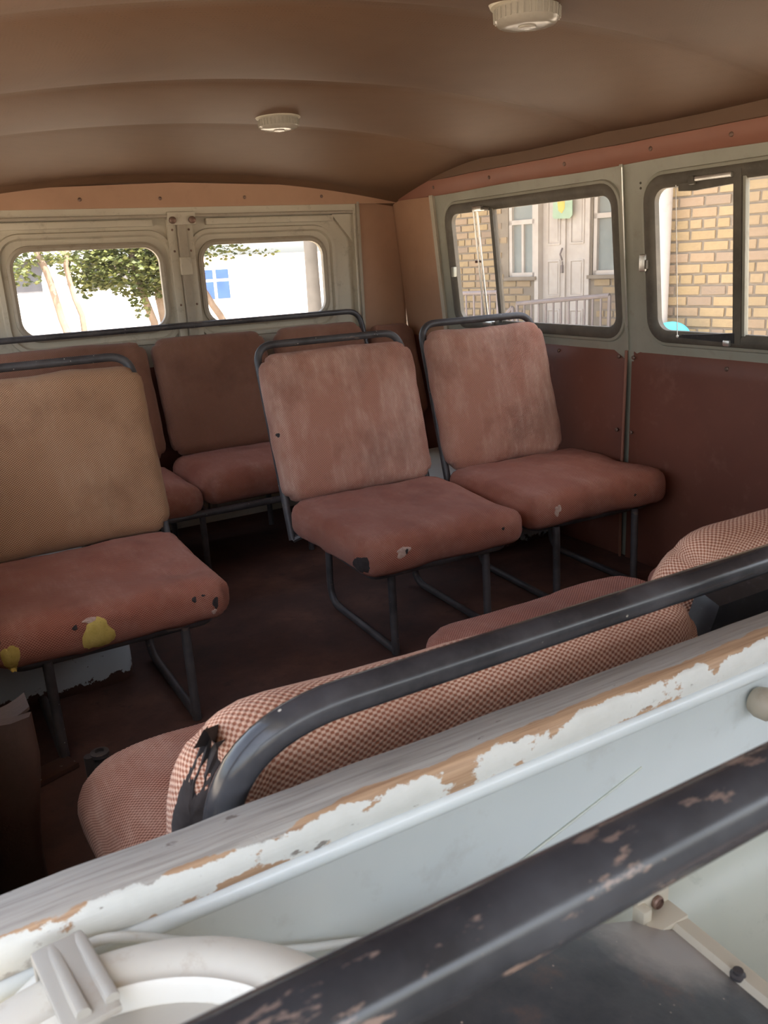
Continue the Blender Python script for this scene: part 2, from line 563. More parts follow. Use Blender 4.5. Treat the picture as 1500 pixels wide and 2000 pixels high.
# ceiling -----------------------------------------------------------
def ceil_mat():
    m, nd, lk, b = new_mat('brown_headliner_vinyl')
    co = coords(nd)
    f = noise_tex(nd, lk, co, 2.2, 4)
    c = ramp(nd, lk, f, [(0.3, (0.150, 0.082, 0.046)), (0.7, (0.190, 0.108, 0.062))])
    v = N(nd, 'ShaderNodeTexVoronoi'); sock(v, 'Scale', 150.0); sock(v, 'Randomness', 0.15)
    lk.new(co, v.inputs['Vector'])
    h = ramp(nd, lk, v.outputs['Distance'], [(0.15, g(0)), (0.35, g(1))])
    c = mix(nd, lk, mix(nd, lk, 1.0, h, g(0.28), 'MULTIPLY'), mix(nd, lk, 1.0, c, g(0.72), 'MULTIPLY'), c)
    lk.new(c, b.inputs['Base Color'])
    sock(b, 'Roughness', 0.6); sock(b, 'Specular IOR Level', 0.3)
    bump(nd, lk, h, b, 0.15, 0.001)
    return m
M['ceil'] = ceil_mat()
mb = MB()
nx, ny = 40, 150
ys = [-0.80 + (YB + 0.80) * j / ny for j in range(ny + 1)]
vs = []
for z_off in (0.0, 0.03):
    for i in range(nx + 1):
        x = X0 + (X1 - X0) * i / nx
        for y in ys:
            vs.append((x, y, ceil_z(x, y) + z_off))
fs = []
n1 = (nx + 1) * (ny + 1)
for k in range(2):
    for i in range(nx):
        for j in range(ny):
            a = k * n1 + i * (ny + 1) + j
            fs.append((a, a + ny + 1, a + ny + 2, a + 1))
mb.add(vs, fs)
ceiling = struct(obj('ceiling', mb, 'ceil', ang=60))
# right wall ----------------------------------------------------------
W1 = (1.790, 2.632, 0.662, 1.086)
W2 = (0.853, 1.695, 0.662, 1.086)
mb = MB()
rings = [(0.004, -0.004), (0.012, -0.016)]
holed(mb, 1.7425, 2.702, 0.60, 1.135, W1, 0.065, RW, rings)
holed(mb, 0.80, 1.7425, 0.60, 1.135, W2, 0.065, RW, rings)
mb.add([RW(0.38, 0.60, 0), RW(0.80, 0.60, 0), RW(0.80, 1.135, 0), RW(0.38, 1.135, 0)], [(0, 1, 2, 3)])
mb.add([RW(0.38, 0, -0.012), RW(YB, 0, -0.012), RW(YB, 0.62, -0.012), RW(0.38, 0.62, -0.012)], [(0, 1, 2, 3)])
mb.add([RW(2.70, 0.60, -0.012), RW(YB, 0.60, -0.012), RW(YB, 1.25, -0.012), RW(2.70, 1.25, -0.012)], [(0, 1, 2, 3)])
mb.add([RW(0.38, 1.12, -0.012), RW(2.72, 1.12, -0.012), RW(2.72, 1.30, -0.012), RW(0.38, 1.30, -0.012)], [(0, 1, 2, 3)])
wall_right = struct(obj('wall_right', mb, 'metal_grey', ang=50))
# pressed lip round each window, and the shiny seam on the pillar
for Wn in (W1, W2):
    mb = MB(); ring_strip(mb, (Wn[0] - .012, Wn[1] + .012, Wn[2] - .012, Wn[3] + .012), 0.075, [(0, 0), (0.003, 0.006), (0.010, 0.007), (0.014, 0.0)], RW)
    obj('window_lip', mb, 'metal_grey', wall_right)
mb = MB()
mb.prism([(1.771, 0.632), (1.783, 0.632), (1.779, 1.135), (1.767, 1.135)], RW, 0, 0.006)
obj('pillar_seam', mb, 'metal_grey', wall_right)
mb = MB(); mb.tube([RW(1.7675, 1.12, 0.007), RW(1.770, 0.9, 0.007), RW(1.772, 0.70, 0.007)], 0.0022, 8)
obj('pillar_beading', mb, 'chrome', wall_right)
# frame edge towards the corner panel
mb = MB(); mb.prism([(2.690, 0.632), (2.712, 0.632), (2.714, 1.128), (2.692, 1.128)], RW, 0, 0.010)
obj('frame_edge', mb, 'metal_beige', wall_right)
# upholstered lower panels
def soft_panel(u0, u1, v0, v1, fn, d=0.012, n=24):
    mb = MB()
    vs = []
    for i in range(n + 1):
        for j in range(n + 1):
            a, b = i / n, j / n
            e = min(a, 1 - a) * (u1 - u0); f = min(b, 1 - b) * (v1 - v0)
            k = min(1.0, min(e, f) / 0.018)
            u, v = u0 + (u1 - u0) * a, v0 + (v1 - v0) * b
            dd = d * math.sqrt(max(0, 1 - (1 - k) ** 2)) + 0.003 * noise.noise(Vector((u * 5, v * 5, 1.3)))* k
            vs.append(fn(u, v, dd - 0.002))
    fs = [(i * (n + 1) + j, (i + 1) * (n + 1) + j, (i + 1) * (n + 1) + j + 1, i * (n + 1) + j + 1) for i in range(n) for j in range(n)]
    return mb.add(vs, fs)
panel_far = obj('upholstery_panel', soft_panel(1.783, 2.985, 0.0, 0.632, RW), 'vinyl', wall_right, ang=80)
panel_near = obj('upholstery_panel', soft_panel(0.40, 1.765, 0.0, 0.632, RW), 'vinyl', wall_right, ang=80)
mb = MB(); mb.tube([RW(1.780, 0.0, 0.006), RW(1.780, 0.3, 0.010), RW(1.779, 0.63, 0.006)], 0.0045, 8)
obj('piping', mb, 'vinyl_pink', panel_far)
def screw(fn, u, v, d, parent, r=0.006, mat='screw'):
    mb = MB()
    c = Vector(fn(u, v, d)); nrm = (Vector(fn(u, v, d + 0.01)) - c).normalized()
    q = nrm.to_track_quat('Z', 'Y').to_matrix()
    mb.lathe([(r, -0.002), (r, 0.0012), (r * .75, 0.0026), (r * .3, 0.003)], c, 10, q)
    return obj('screw', mb, mat, parent)
for (u, v) in ((2.066, .612), (2.45, .612), (1.805, .612), (1.805, .395)):
    screw(RW, u, v, 0.010, panel_far)
for (u, v) in ((1.748, .612), (1.43, .606), (1.748, .395), (1.10, .606)):
    screw(RW, u, v, 0.010, panel_near)
for (u, v) in ((1.71, 1.075), (1.71, 1.062)):
    screw(RW, u, v, 0.0, wall_right, 0.0032, 'rubber')
# corner panel on the right wall
obj('corner_panel', soft_panel(2.712, 2.992, 0.60, 1.14, RW, 0.006), 'vinyl_tan', wall_right, ang=80)
# salmon strip under the headliner
mb = MB()
k = 60
for j in range(k):
    y0, y1 = 0.38 + (YB - 0.39) * j / k, 0.38 + (YB - 0.39) * (j + 1) / k
    w0, w1 = 0.002 * math.sin(y0 * 9), 0.002 * math.sin(y1 * 9)
    mb.add([RW(y0, 1.126 + w0, 0.001), RW(y1, 1.126 + w1, 0.001), RW(y1, 1.129 + w1, 0.007), RW(y0, 1.129 + w0, 0.007),
            RW(y1, 1.178, 0.009), RW(y0, 1.178, 0.009), RW(y1, 1.20, 0.002), RW(y0, 1.20, 0.002)],
           [(0, 1, 2, 3), (3, 2, 4, 5), (5, 4, 6, 7)])
strip = struct(obj('trim_1', mb, 'vinyl_pink', ang=60))
for u in (1.42, 1.665, 1.99, 2.35, 2.68):
    screw(RW, u, 1.153, 0.008, strip, 0.006)
mb = MB()
vs = []
for jj in range(61):
    y = 0.40 + 2.59 * jj / 60
    w = 0.003 * noise.noise(Vector((y * 6, 0, 0)))
    vs += [RW(y, 1.176 + w, 0.008), RW(y, 1.178 + w, 0.013), RW(y, 1.188 + w, 0.014), RW(y, 1.225, 0.014)]
mb.add(vs, [(jj * 4 + k, jj * 4 + k + 1, jj * 4 + k + 5, jj * 4 + k + 4) for jj in range(60) for k in range(3)])
obj('headliner_edge', mb, 'ceil', strip)

# side windows ----------------------------------------------------------
def side_window(idx, Wn, mull, lab):
    root = empty('window_%d' % idx, (0, 0, 0)); struct(root)
    mb = MB(); ring_strip(mb, Wn, 0.065, [(0.000, -0.012), (-0.002, 0.006), (0.006, 0.010), (0.022, 0.008), (0.031, 0.000), (0.031, -0.016), (0.0, -0.016)], RW)
    obj('rubber_gasket', mb, 'rubber', root)
    return root
def pane(root, u0, u1, v0, v1, d, mat):
    mb = MB(); mb.prism(rrect(u0, u1, v0, v1, 0.030), RW, d, d + 0.004)
    return obj('pane', mb, mat, root, sm=False)
win1 = side_window(1, W1, 2.36, '')
pane(win1, 1.815, 2.370, 0.676, 1.070, -0.006, 'glass_dusty')
mb = MB(); mb.prism([(2.352, .674), (2.368, .674), (2.368, 1.072), (2.352, 1.072)], RW, -0.012, 0.006)
obj('mullion', mb, 'rubber', win1)
mb = MB(); mb.tube([RW(2.428, 0.69, 0.008), RW(2.432, 0.87, 0.008), RW(2.434, 1.062, 0.008)], 0.0042, 10)
rod = obj('sash_rod', mb, 'chrome', win1)
mb = MB(); mb.tube([RW(2.436, 0.69, 0.016), RW(2.440, 0.87, 0.016), RW(2.442, 1.062, 0.016)], 0.0032, 10)
obj('sash_rod', mb, 'chrome', win1)
mb = MB(); mb.tube([RW(2.432, 0.892, 0.010), RW(2.458, 0.892, 0.014)], [0.004, 0.0055], 8)
obj('rod_knob', mb, 'screw', rod)
for v in (1.063, 0.684):
    mb = MB(); mb.box(RW(2.42, v, 0.012), (0.018, 0.05, 0.016), bev=0.003)
    obj('rod_clip', mb, 'chrome', win1)
mb = MB(); mb.tube([RW(2.425, 1.066, 0.016), RW(2.36, 1.058, 0.012)], 0.005, 8)
obj('rod_clip', mb, 'rubber', win1)
mb = MB(); mb.box(RW(2.604, 0.86, 0.010), (0.014, 0.016, 0.035), bev=0.003)
obj('latch', mb, 'metal_grey', win1)
win2 = side_window(2, W2, 1.40, '')
pane(win2, 0.878, 1.410, 0.676, 1.070, -0.006, 'glass_dusty')
mb = MB(); mb.prism([(1.393, .668), (1.415, .668), (1.413, 1.078), (1.391, 1.078)], RW, -0.012, 0.010)
obj('mullion', mb, 'rubber', win2)
mb = MB(); mb.prism([(1.384, .690), (1.392, .690), (1.390, 1.060), (1.382, 1.060)], RW, -0.008, 0.006)
obj('sash_edge', mb, 'metal_grey', win2)
mb = MB(); mb.box(RW(1.470, 1.066, 0.014), (0.012, 0.115, 0.011), bev=0.002)
slider = obj('slider_track', mb, 'chrome', win2)
mb = MB(); mb.box(RW(1.527, 1.064, 0.016), (0.014, 0.018, 0.020), bev=0.004)
obj('slider_stop', mb, 'rubber', slider)
mb = MB(); mb.prism([(1.41, 1.060), (1.578, 1.060), (1.578, 1.043), (1.53, 1.040), (1.41, 1.046)], RW, -0.004, 0.008)
obj('seal_strip', mb, 'rubber', win2)
mb = MB(); mb.prism([(1.41, 0.672), (1.59, 0.678), (1.57, 0.686), (1.50, 0.690), (1.41, 0.697)], RW, -0.006, 0.012)
obj('seal_strip', mb, 'black', win2)
mb = MB(); mb.box(RW(1.428, 0.672, 0.014), (0.012, 0.020, 0.016), bev=0.004)
obj('slider_stop', mb, 'chrome', win2)
mb = MB(); mb.box(RW(1.700, 0.872, 0.009), (0.012, 0.024, 0.046), bev=0.004)
la = obj('latch', mb, 'chrome', win2)
mb = MB(); mb.box(RW(1.686, 0.868, 0.013), (0.010, 0.008, 0.024), bev=0.002)
obj('latch_tongue', mb, 'rubber', la)
mb = MB()
mb.tube([RW(1.582, 1.058, 0.012), RW(1.583, 0.95, 0.0125), RW(1.5845, 0.80, 0.012), RW(1.586, 0.684, 0.013)], 0.0011, 6)
mb.lathe([(0.001, -0.004), (0.0035, -0.002), (0.0035, 0.002), (0.001, 0.004)], RW(1.586, 0.681, 0.013), 8)
tag(obj('window_string', mb, 'pale_line'), 'thin off-white line down the sliding side window', 'string')  # thin pale line, modelled as a fine tube inside the glass

# back wall with the two rear doors ---------------------------------------
mb = MB()
mb.add([BW(X0, 0, -0.03), BW(0.215, 0, -0.03), BW(0.215, 1.25, -0.03), BW(X0, 1.25, -0.03)], [(0, 1, 2, 3)])
mb.add([BW(0.20, 1.116, -0.03), BW(1.62, 1.116, -0.03), BW(1.62, 1.25, -0.03), BW(0.20, 1.25, -0.03)], [(0, 1, 2, 3)])
mb.add([BW(1.60, 0, -0.03), BW(X1, 0, -0.03), BW(X1, 1.25, -0.03), BW(1.60, 1.25, -0.03)], [(0, 1, 2, 3)])
mb.box((0.20, YB - 0.006, 0.56), (0.030, 0.05, 1.12)); mb.box((1.597, YB - 0.006, 0.56), (0.028, 0.05, 1.12))
mb.box((0.90, YB - 0.004, 1.108), (1.42, 0.055, 0.036))
mb.box((0.915, YB + 0.012, 0.56), (0.06, 0.012, 1.12))
mb.box((0.90, YB - 0.004, 0.02), (1.42, 0.055, 0.04))
wall_back = struct(obj('wall_back', mb, 'metal_beige', sm=False))
obj('corner_panel', soft_panel(1.612, X1, 0.0, 1.15, BW, 0.008), 'vinyl_tan', wall_back, ang=80)
mb = MB(); mb.box((1.600, YB - 0.036, 0.60), (0.012, 0.014, 1.06), bev=0.003)
obj('door_seal', mb, 'metal_taupe', wall_back)
mb = MB(); mb.box((0.90, YB - 0.034, 1.094), (1.36, 0.012, 0.010), bev=0.003)
obj('door_seal', mb, 'metal_taupe', wall_back)
D1 = (0.352, 0.842, 0.722, 1.006)
D2 = (0.980, 1.466, 0.722, 1.006)
for idx, (D, u0, u1) in enumerate(((D1, 0.218, 0.902), (D2, 0.928, 1.585))):
    root = empty('door_%d' % (idx + 1), (0, 0, 0)); struct(root)
    mb = MB()
    holed(mb, u0, u1, 0.40, 1.092, D, 0.062, BW, [(0.003, -0.006), (0.006, -0.02)])
    mb.add([BW(u0, 0.04, 0), BW(u1, 0.04, 0), BW(u1, 0.40, 0), BW(u0, 0.40, 0)], [(0, 1, 2, 3)])
    obj('door_leaf', mb, 'metal_beige', root, ang=50)
    mb = MB(); ring_strip(mb, (D[0] - .045, D[1] + .045, D[2] - .05, D[3] + .048), 0.085, [(0, 0), (0.003, 0.010), (0.016, 0.011), (0.022, 0.0)], BW)
    obj('pressed_rib', mb, 'metal_beige', root)
    mb = MB(); ring_strip(mb, D, 0.062, [(-0.010, 0.0), (-0.009, 0.007), (-0.001, 0.010), (0.009, 0.006), (0.009, -0.012), (-0.01, -0.012)], BW)
    obj('rubber_gasket', mb, 'metal_taupe', root)
    wr = empty('window_%d' % (3 + idx), (0, 0, 0)); struct(wr)
    mb = MB(); mb.prism(rrect(D[0] + .004, D[1] - .004, D[2] + .004, D[3] - .004, 0.055), BW, -0.008, -0.004)
    obj('pane', mb, 'glass', wr, sm=False)
    # upright stiles beside the meeting edge and gussets in the upper corners
    e = u1 - 0.018 if idx == 0 else u0 + 0.014
    mb = MB(); mb.box((e, YB - 0.012, 0.57), (0.030, 0.024, 1.03), bev=0.004)
    st = obj('stile', mb, 'metal_beige', root)
    for zz in (0.62, 0.80, 0.98, 1.05):
        screw(BW, e, zz, 0.024, st, 0.004)
    s = (u0, 0.085) if idx == 0 else (u1, -0.085)
    mb = MB(); mb.prism([(s[0], 1.088), (s[0] + s[1], 1.088), (s[0], 0.985)], BW, 0.0, 0.016)
    obj('corner_gusset', mb, 'metal_beige', root)
    mb = MB(); mb.box(((u0 + u1) / 2, YB - 0.010, 1.075), (u1 - u0 - 0.16, 0.020, 0.022), bev=0.004)
    obj('top_rail', mb, 'metal_beige', root)
    obj('dark_lower_panel', soft_panel(u0 + 0.02, u1 - 0.04 if idx == 0 else u1 - 0.02, 0.05, 0.60, BW, 0.008), 'vinyl', root, ang=80)  # vinyl sheet added to keep the doors dark behind and under the bench
mb = MB(); mb.box((0.915, YB - 0.018, 0.56), (0.030, 0.040, 1.06), bev=0.004)
obj('door_seal', mb, 'metal_taupe', wall_back)
mb = MB(); mb.box((0.916, YB - 0.036, 1.086), (0.098, 0.014, 0.042), bev=0.003)
lp = obj('latch_plate', mb, 'metal_beige', wall_back)
for dx in (-0.034, 0.034):
    mb = MB(); mb.lathe([(0.012, 0), (0.012, 0.010), (0.006, 0.014)], (0.916 + dx, YB - 0.043, 1.080), 10, Matrix.Rotation(PI / 2, 3, 'X'))
    obj('bolt', mb, 'screw', lp)
mb = MB(); mb.box((0.916, YB - 0.030, 0.93), (0.040, 0.020, 0.060), bev=0.004)
obj('latch_plate', mb, 'metal_beige', wall_back)
mb = MB()
mb.prism([(0.0, 1.122), (1.80, 1.122), (1.80, 1.150), (1.55, 1.185), (0.9, 1.20), (0.3, 1.18), (0.0, 1.165)], BW, 0.030, 0.042)
t2 = struct(obj('trim_2', mb, 'vinyl_tan', sm=False))
for u in (0.59, 0.85, 1.15, 1.45):
    screw(BW, u, 1.150, 0.042, t2, 0.006)

# left wall (out of the frame): side door behind the partition, its window opened wide to light the seats, then two windows ----
mb = MB()
LWIN = ((1.40, 2.18), (2.18, 2.98))
for (a, b) in LWIN:
    holed(mb, a, b, 0.60, 1.25, (a + .05, b - .05, 0.66, 1.086), 0.065, LW, [(0.004, -0.004), (0.012, -0.016)])
mb.add([LW(1.40, 0, 0), LW(YB, 0, 0), LW(YB, 0.60, 0), LW(1.40, 0.60, 0)], [(0, 1, 2, 3)])
mb.add([LW(0.42, 0, 0), LW(1.40, 0, 0), LW(1.40, 0.58, 0), LW(0.42, 0.58, 0)], [(0, 1, 2, 3)])
mb.add([LW(0.42, 1.14, 0), LW(1.40, 1.14, 0), LW(1.40, 1.25, 0), LW(0.42, 1.25, 0)], [(0, 1, 2, 3)])
wall_left = struct(obj('wall_left', mb, 'metal_grey', ang=50))
for i, (a, b) in enumerate(LWIN):
    wr = empty('window_%d' % (5 + i), (0, 0, 0)); struct(wr)
    hh = (a + .05, b - .05, 0.66, 1.086)
    mb = MB(); ring_strip(mb, hh, 0.065, [(0.000, -0.012), (-0.002, 0.006), (0.006, 0.010), (0.022, 0.008), (0.031, 0.000), (0.031, -0.016), (0.0, -0.016)], LW)
    obj('rubber_gasket', mb, 'rubber', wr)
    mb = MB(); mb.prism(rrect(hh[0] + .02, hh[1] - .02, hh[2] + .02, hh[3] - .02, 0.03), LW, -0.006, -0.002)
    obj('pane', mb, 'glass', wr, sm=False)

# cab shell behind the camera: sills, pillars, windscreen frame ----------------------
mb = MB()
for x in (X0 - 0.12, X1 + 0.0):
    hs = 0.25 if x < 0 else 0.80
    mb.box((x, -0.20, hs / 2), (0.04, 1.20, hs), bev=0.01)
    mb.box((x, 0.41, 0.60), (0.04, 0.06, 1.20), bev=0.01)
    mb.box((x, -0.74, 0.60), (0.05, 0.13, 1.20), bev=0.01)
    mb.box((x + (0.05 if x < 0 else 0), -0.20, 1.155), (0.14 if x < 0 else 0.04, 1.20, 0.10), bev=0.01)
mb.box(((X0 + X1) / 2, -0.80, 0.37), (X1 - X0 + .06, 0.05, 0.74), bev=0.01)
mb.box(((X0 + X1) / 2, -0.80, 1.16), (X1 - X0 + .06, 0.05, 0.12), bev=0.01)
mb.box((0.89, -0.80, 0.80), (0.04, 0.05, 0.72), bev=0.01)
struct(obj('wall_cab', mb, 'metal_blue'))
# unseen roof gutters, added to keep the sun out of the side windows
mb = MB()
mb.box((1.845, 1.1, 1.215), (0.12, 3.9, 0.02), bev=0.004)
mb.box((X0 - 0.05, 1.1, 1.175), (0.08, 3.9, 0.02), bev=0.004)
struct(obj('trim_6', mb, 'metal_grey'), 'unseen roof gutters added to shade the side windows')

# partition between cab and cabin ------------------------------------------------
def board_mat():
    m, nd, lk, b = new_mat('peeling_painted_board')
    co = coords(nd)
    sep = N(nd, 'ShaderNodeSeparateXYZ'); lk.new(co, sep.inputs[0])
    n1 = noise_tex(nd, lk, mapped(nd, lk, co, scale=(0.7, 0.5, 1.0)), 18, 7, 0.6)
    n2 = noise_tex(nd, lk, mapped(nd, lk, co, scale=(0.7, 0.5, 1.0), loc=(3, 1, 0)), 26, 7, 0.65)
    grain = noise_tex(nd, lk, mapped(nd, lk, co, scale=(0.03, 1.0, 1.0)), 420, 4, 0.6)
    def off(n, amt):
        return math_n(nd, lk, 'MULTIPLY_ADD', n, amt, -amt / 2)
    y = sep.outputs[1]
    # y: board local, negative = towards the cab
    slope = math_n(nd, lk, 'MULTIPLY_ADD', sep.outputs[0], 0.016, -0.0015)
    k1 = ramp(nd, lk, math_n(nd, lk, 'MULTIPLY_ADD', math_n(nd, lk, 'ADD', math_n(nd, lk, 'SUBTRACT', y, slope), off(n1, 0.026)), 60.0, 1.30), [(0.48, g(0)), (0.52, g(1))])
    k2 = ramp(nd, lk, math_n(nd, lk, 'MULTIPLY_ADD', math_n(nd, lk, 'ADD', y, off(n2, 0.026)), 60.0, 1.46), [(0.48, g(0)), (0.52, g(1))])
    wood = ramp(nd, lk, grain, [(0.3, (0.30, 0.175, 0.10)), (0.7, (0.50, 0.33, 0.20))])
    grey = ramp(nd, lk, grain, [(0.25, (0.24, 0.215, 0.19)), (0.5, (0.36, 0.335, 0.30)), (0.75, (0.43, 0.41, 0.37))])
    wht = ramp(nd, lk, n2, [(0.3, (0.56, 0.56, 0.51)), (0.7, (0.67, 0.67, 0.625))])
    c = mix(nd, lk, k2, wht, wood)
    c = mix(nd, lk, k1, c, grey)
    nick = noise_tex(nd, lk, mapped(nd, lk, co, scale=(0.4, 1, 1)), 75, 4, 0.7)
    c = mix(nd, lk, ramp(nd, lk, nick, [(0.66, g(0)), (0.70, g(0.8))]), c, (0.13, 0.10, 0.08))
    lk.new(c, b.inputs['Base Color'])
    sock(b, 'Roughness', 0.6)
    h = mix(nd, lk, 0.5, k2, grain)
    bump(nd, lk, h, b, 0.4, 0.0015)
    return m
M['board'] = board_mat()
mb = MB()
PX0, PX1 = -0.15, 1.80
prof = [(0.412, 0.60), (0.390, 0.600), (0.3775, 0.600), (0.3735, 0.5975), (0.3725, 0.592), (0.377, 0.586), (0.383, 0.580), (0.385, 0.50), (0.388, 0.47), (0.392, 0.0), (0.412, 0.0)]
n = len(prof)
for i in range(60):
    xa, xb = PX0 + (PX1 - PX0) * i / 60, PX0 + (PX1 - PX0) * (i + 1) / 60
    mb.add([(xa, p[0], p[1]) for p in prof] + [(xb, p[0], p[1]) for p in prof], [(k, k + 1, k + 1 + n, k + n) for k in range(n - 1)] + [(n - 1, 0, n, 2 * n - 1)])
wall_front = struct(obj('wall_front', mb, 'metal_blue', ang=50))
mb = MB()
top = []
NBX = 90
cs = [(0.0185, -0.011), (0.0185, 0.008), (0.016, 0.0105), (-0.0145, 0.0110), (-0.0180, 0.0075), (-0.0185, -0.003), (-0.0170, -0.011)]
lp = []
for i in range(NBX + 1):
    x = PX0 + (PX1 - PX0) * i / NBX
    w = 0.0009 * noise.noise(Vector((x * 18, 0, 0))) ; w2 = 0.0012 * noise.noise(Vector((x * 25, 5, 0)))
    lp.append([(x, p[0] + (w2 if p[0] < 0 else w), p[1] + w) for p in cs])
mcs = len(cs)
mb.add([p for l in lp for p in l], [(i * mcs + k, i * mcs + (k + 1) % mcs, (i + 1) * mcs + (k + 1) % mcs, (i + 1) * mcs + k) for i in range(NBX) for k in range(mcs)])
obj('capping_board', mb, 'board', wall_front, (0, 0.3925, 0.611), ang=55)
# pressed crease on the sheet, its slight shadow put in as darker colour
mb = MB(); mb.tube([(0.205, 0.3835, 0.490), (0.30, 0.3835, 0.514), (0.42, 0.3835, 0.548)], 0.0010, 6)
obj('pressed_crease', mb, 'greenish', wall_front)
mb = MB()
mb.lathe([(0.004, 0), (0.011, 0.002), (0.013, 0.008), (0.0125, 0.016), (0.009, 0.021), (0.003, 0.0225)], (0.5425, 0.3825, 0.566), 16, Matrix.Rotation(PI / 2, 3, 'X'))
obj('knob', mb, 'metal_taupe', wall_front)
# swelling at the foot of the sheet
mb = MB()
pf = [(0.390, 0.495), (0.372, 0.494), (0.350, 0.486), (0.330, 0.468), (0.316, 0.440), (0.310, 0.40), (0.308, 0.0), (0.39, 0.0)]
n = len(pf)
mb.add([(0.30, p[0], p[1]) for p in pf] + [(1.60, p[0], p[1]) for p in pf], [(k, k + 1, k + 1 + n, k + n) for k in range(n - 1)] + [tuple(range(n)), tuple(range(2 * n - 1, n - 1, -1))])
box_low = obj('lower_box', mb, 'greenish', wall_front, ang=50)
mb = MB(); mb.tube([(0.32, 0.3235, 0.452), (0.6, 0.3235, 0.452), (1.2, 0.3235, 0.452)], 0.0012, 6)
obj('panel_gap', mb, 'black', box_low)

# wheel arch boxes
def arch(loc_x0, loc_x1, y0, y1, h, side):
    mb = MB()
    r = 0.05
    poly = rrect(loc_x0, loc_x1, y0, y1, r, 6)
    lps = []
    for ins, z in ((0, 0), (0, h - 0.04), (0.006, h - 0.015), (0.02, h - 0.003), (0.04, h)):
        lps.append([(p[0], p[1], z) for p in rrect(loc_x0 + ins, loc_x1 - ins, y0 + ins, y1 - ins, max(r - ins, 0.012), 6)])
    loops(mb, lps)
    nn = len(poly)
    mb.f.append(tuple(len(mb.v) - nn + k for k in range(nn)))
    return mb
def rust_mat():
    m, nd, lk, b = new_mat('pale_blue_paint_rusty_foot')
    co = coords(nd)
    sep = N(nd, 'ShaderNodeSeparateXYZ'); lk.new(co, sep.inputs[0])
    n1 = noise_tex(nd, lk, co, 24, 5, 0.7)
    h = math_n(nd, lk, 'MULTIPLY_ADD', n1, 0.10, -0.045)
    k = ramp(nd, lk, math_n(nd, lk, 'MULTIPLY_ADD', math_n(nd, lk, 'SUBTRACT', sep.outputs[2], h), 30.0, 0.0), [(0.42, g(1)), (0.50, g(0))])
    sp = ramp(nd, lk, noise_tex(nd, lk, co, 60, 4, 0.7), [(0.68, g(0)), (0.72, g(0.9))])
    c = mix(nd, lk, k, (0.50, 0.55, 0.56), (0.07, 0.035, 0.025))
    c = mix(nd, lk, sp, c, (0.10, 0.055, 0.04))
    lk.new(c, b.inputs['Base Color']); sock(b, 'Roughness', 0.35)
    return m
M['rusty_blue'] = rust_mat()
a1 = struct(obj('trim_3', arch(X0, 0.345, 1.865, 2.62, 0.205, 0), 'rusty_blue'), 'pale blue wheel arch box with rusty foot under the left seat')
a2 = struct(obj('trim_4', arch(1.42, X1, 2.06, 2.72, 0.205, 0), 'rusty_blue'), 'pale wheel arch box behind the window-side seat')

# ================================================================== SEATS
def make_seat(label, loc, yaw, cw, cd, bw, bh, lean, mats, cz=0.315, zb=0.303, boff=(0, 0), ch=0.088, seed=1, tube_r=0.0105, dent=None, legs=True, hoop_up=0.030, cdx=0.0, extra_yaw_back=0.0, puff=0.010, cthick=0.06):
    """origin on the floor under the rear edge of the cushion; faces -Y"""
    root = empty('passenger_seat', loc, yaw)
    tag(root, label, 'seat', 'upholstered passenger seats')
    cm = pillow('seat_cushion', cw, cd, ch, 0.032, 0.042, puff, 0.0065, seed, dent=dent)
    cu = obj('seat_cushion', cm, mats[0], root, (cdx, -cd / 2 + 0.015, cz - ch / 2 - puff * .6), sm=False)
    bm_ = pillow('backrest', bw, bh, cthick, 0.028, 0.050, 0.012, 0.006, seed + 4.4, puff_low=0.006)
    th = lean
    up = Vector((0, math.sin(th), math.cos(th))); fwd = Vector((0, -math.cos(th), math.sin(th)))
    base = Vector((boff[0], boff[1], zb))
    ba = obj('backrest', bm_, mats[1], root, base + up * bh / 2, (PI / 2 - th, 0, extra_yaw_back), sm=False)
    # tubular hoop round the back
    hw = bw / 2 - 0.010
    o = base - fwd * 0.024
    low = o - up * 0.10
    pts = [low + Vector((-hw, 0, 0)), o + up * (bh + hoop_up) + Vector((-hw, 0, 0)), o + up * (bh + hoop_up) + Vector((hw, 0, 0)), low + Vector((hw, 0, 0))]
    if extra_yaw_back:
        rm = Matrix.Rotation(extra_yaw_back, 3, 'Z')
        pts = [base + rm @ (p - base) for p in pts]
    mb = MB(); mb.tube(bend(pts, 0.055, 8), tube_r, 14)
    obj('back_hoop', mb, mats[2], root)
    # tubular seat frame
    zf = cz - ch - 0.012
    fw = cw / 2 - 0.045
    loop_pts = [Vector((-fw, 0.0, zf)), Vector((-fw, -cd + 0.06, zf)), Vector((fw, -cd + 0.06, zf)), Vector((fw, 0.0, zf))]
    mb = MB(); mb.tube(bend(loop_pts, 0.03, 5), 0.010, 10); mb.tube([loop_pts[0], loop_pts[3]], 0.010, 10)
    for sx in (-1, 1):
        mb.tube([Vector((sx * fw, 0, zf)), Vector((boff[0] + sx * hw, low.y, low.z))], 0.009, 8)
    obj('seat_frame', mb, mats[2], root)
    if legs:
        for sx in (-0.135, 0.135):
            mb = MB(); mb.tube(bend([(sx, -0.025, zf), (sx, -0.015, 0.010), (sx, -0.395, 0.010)], 0.06, 6), 0.0098, 10)
            obj('leg', mb, mats[2], root)
            mb = MB(); mb.tube([(sx, -0.385, zf), (sx, -0.390, 0.001)], 0.0098, 10)
            obj('leg', mb, mats[2], root)
    return root, cu, ba

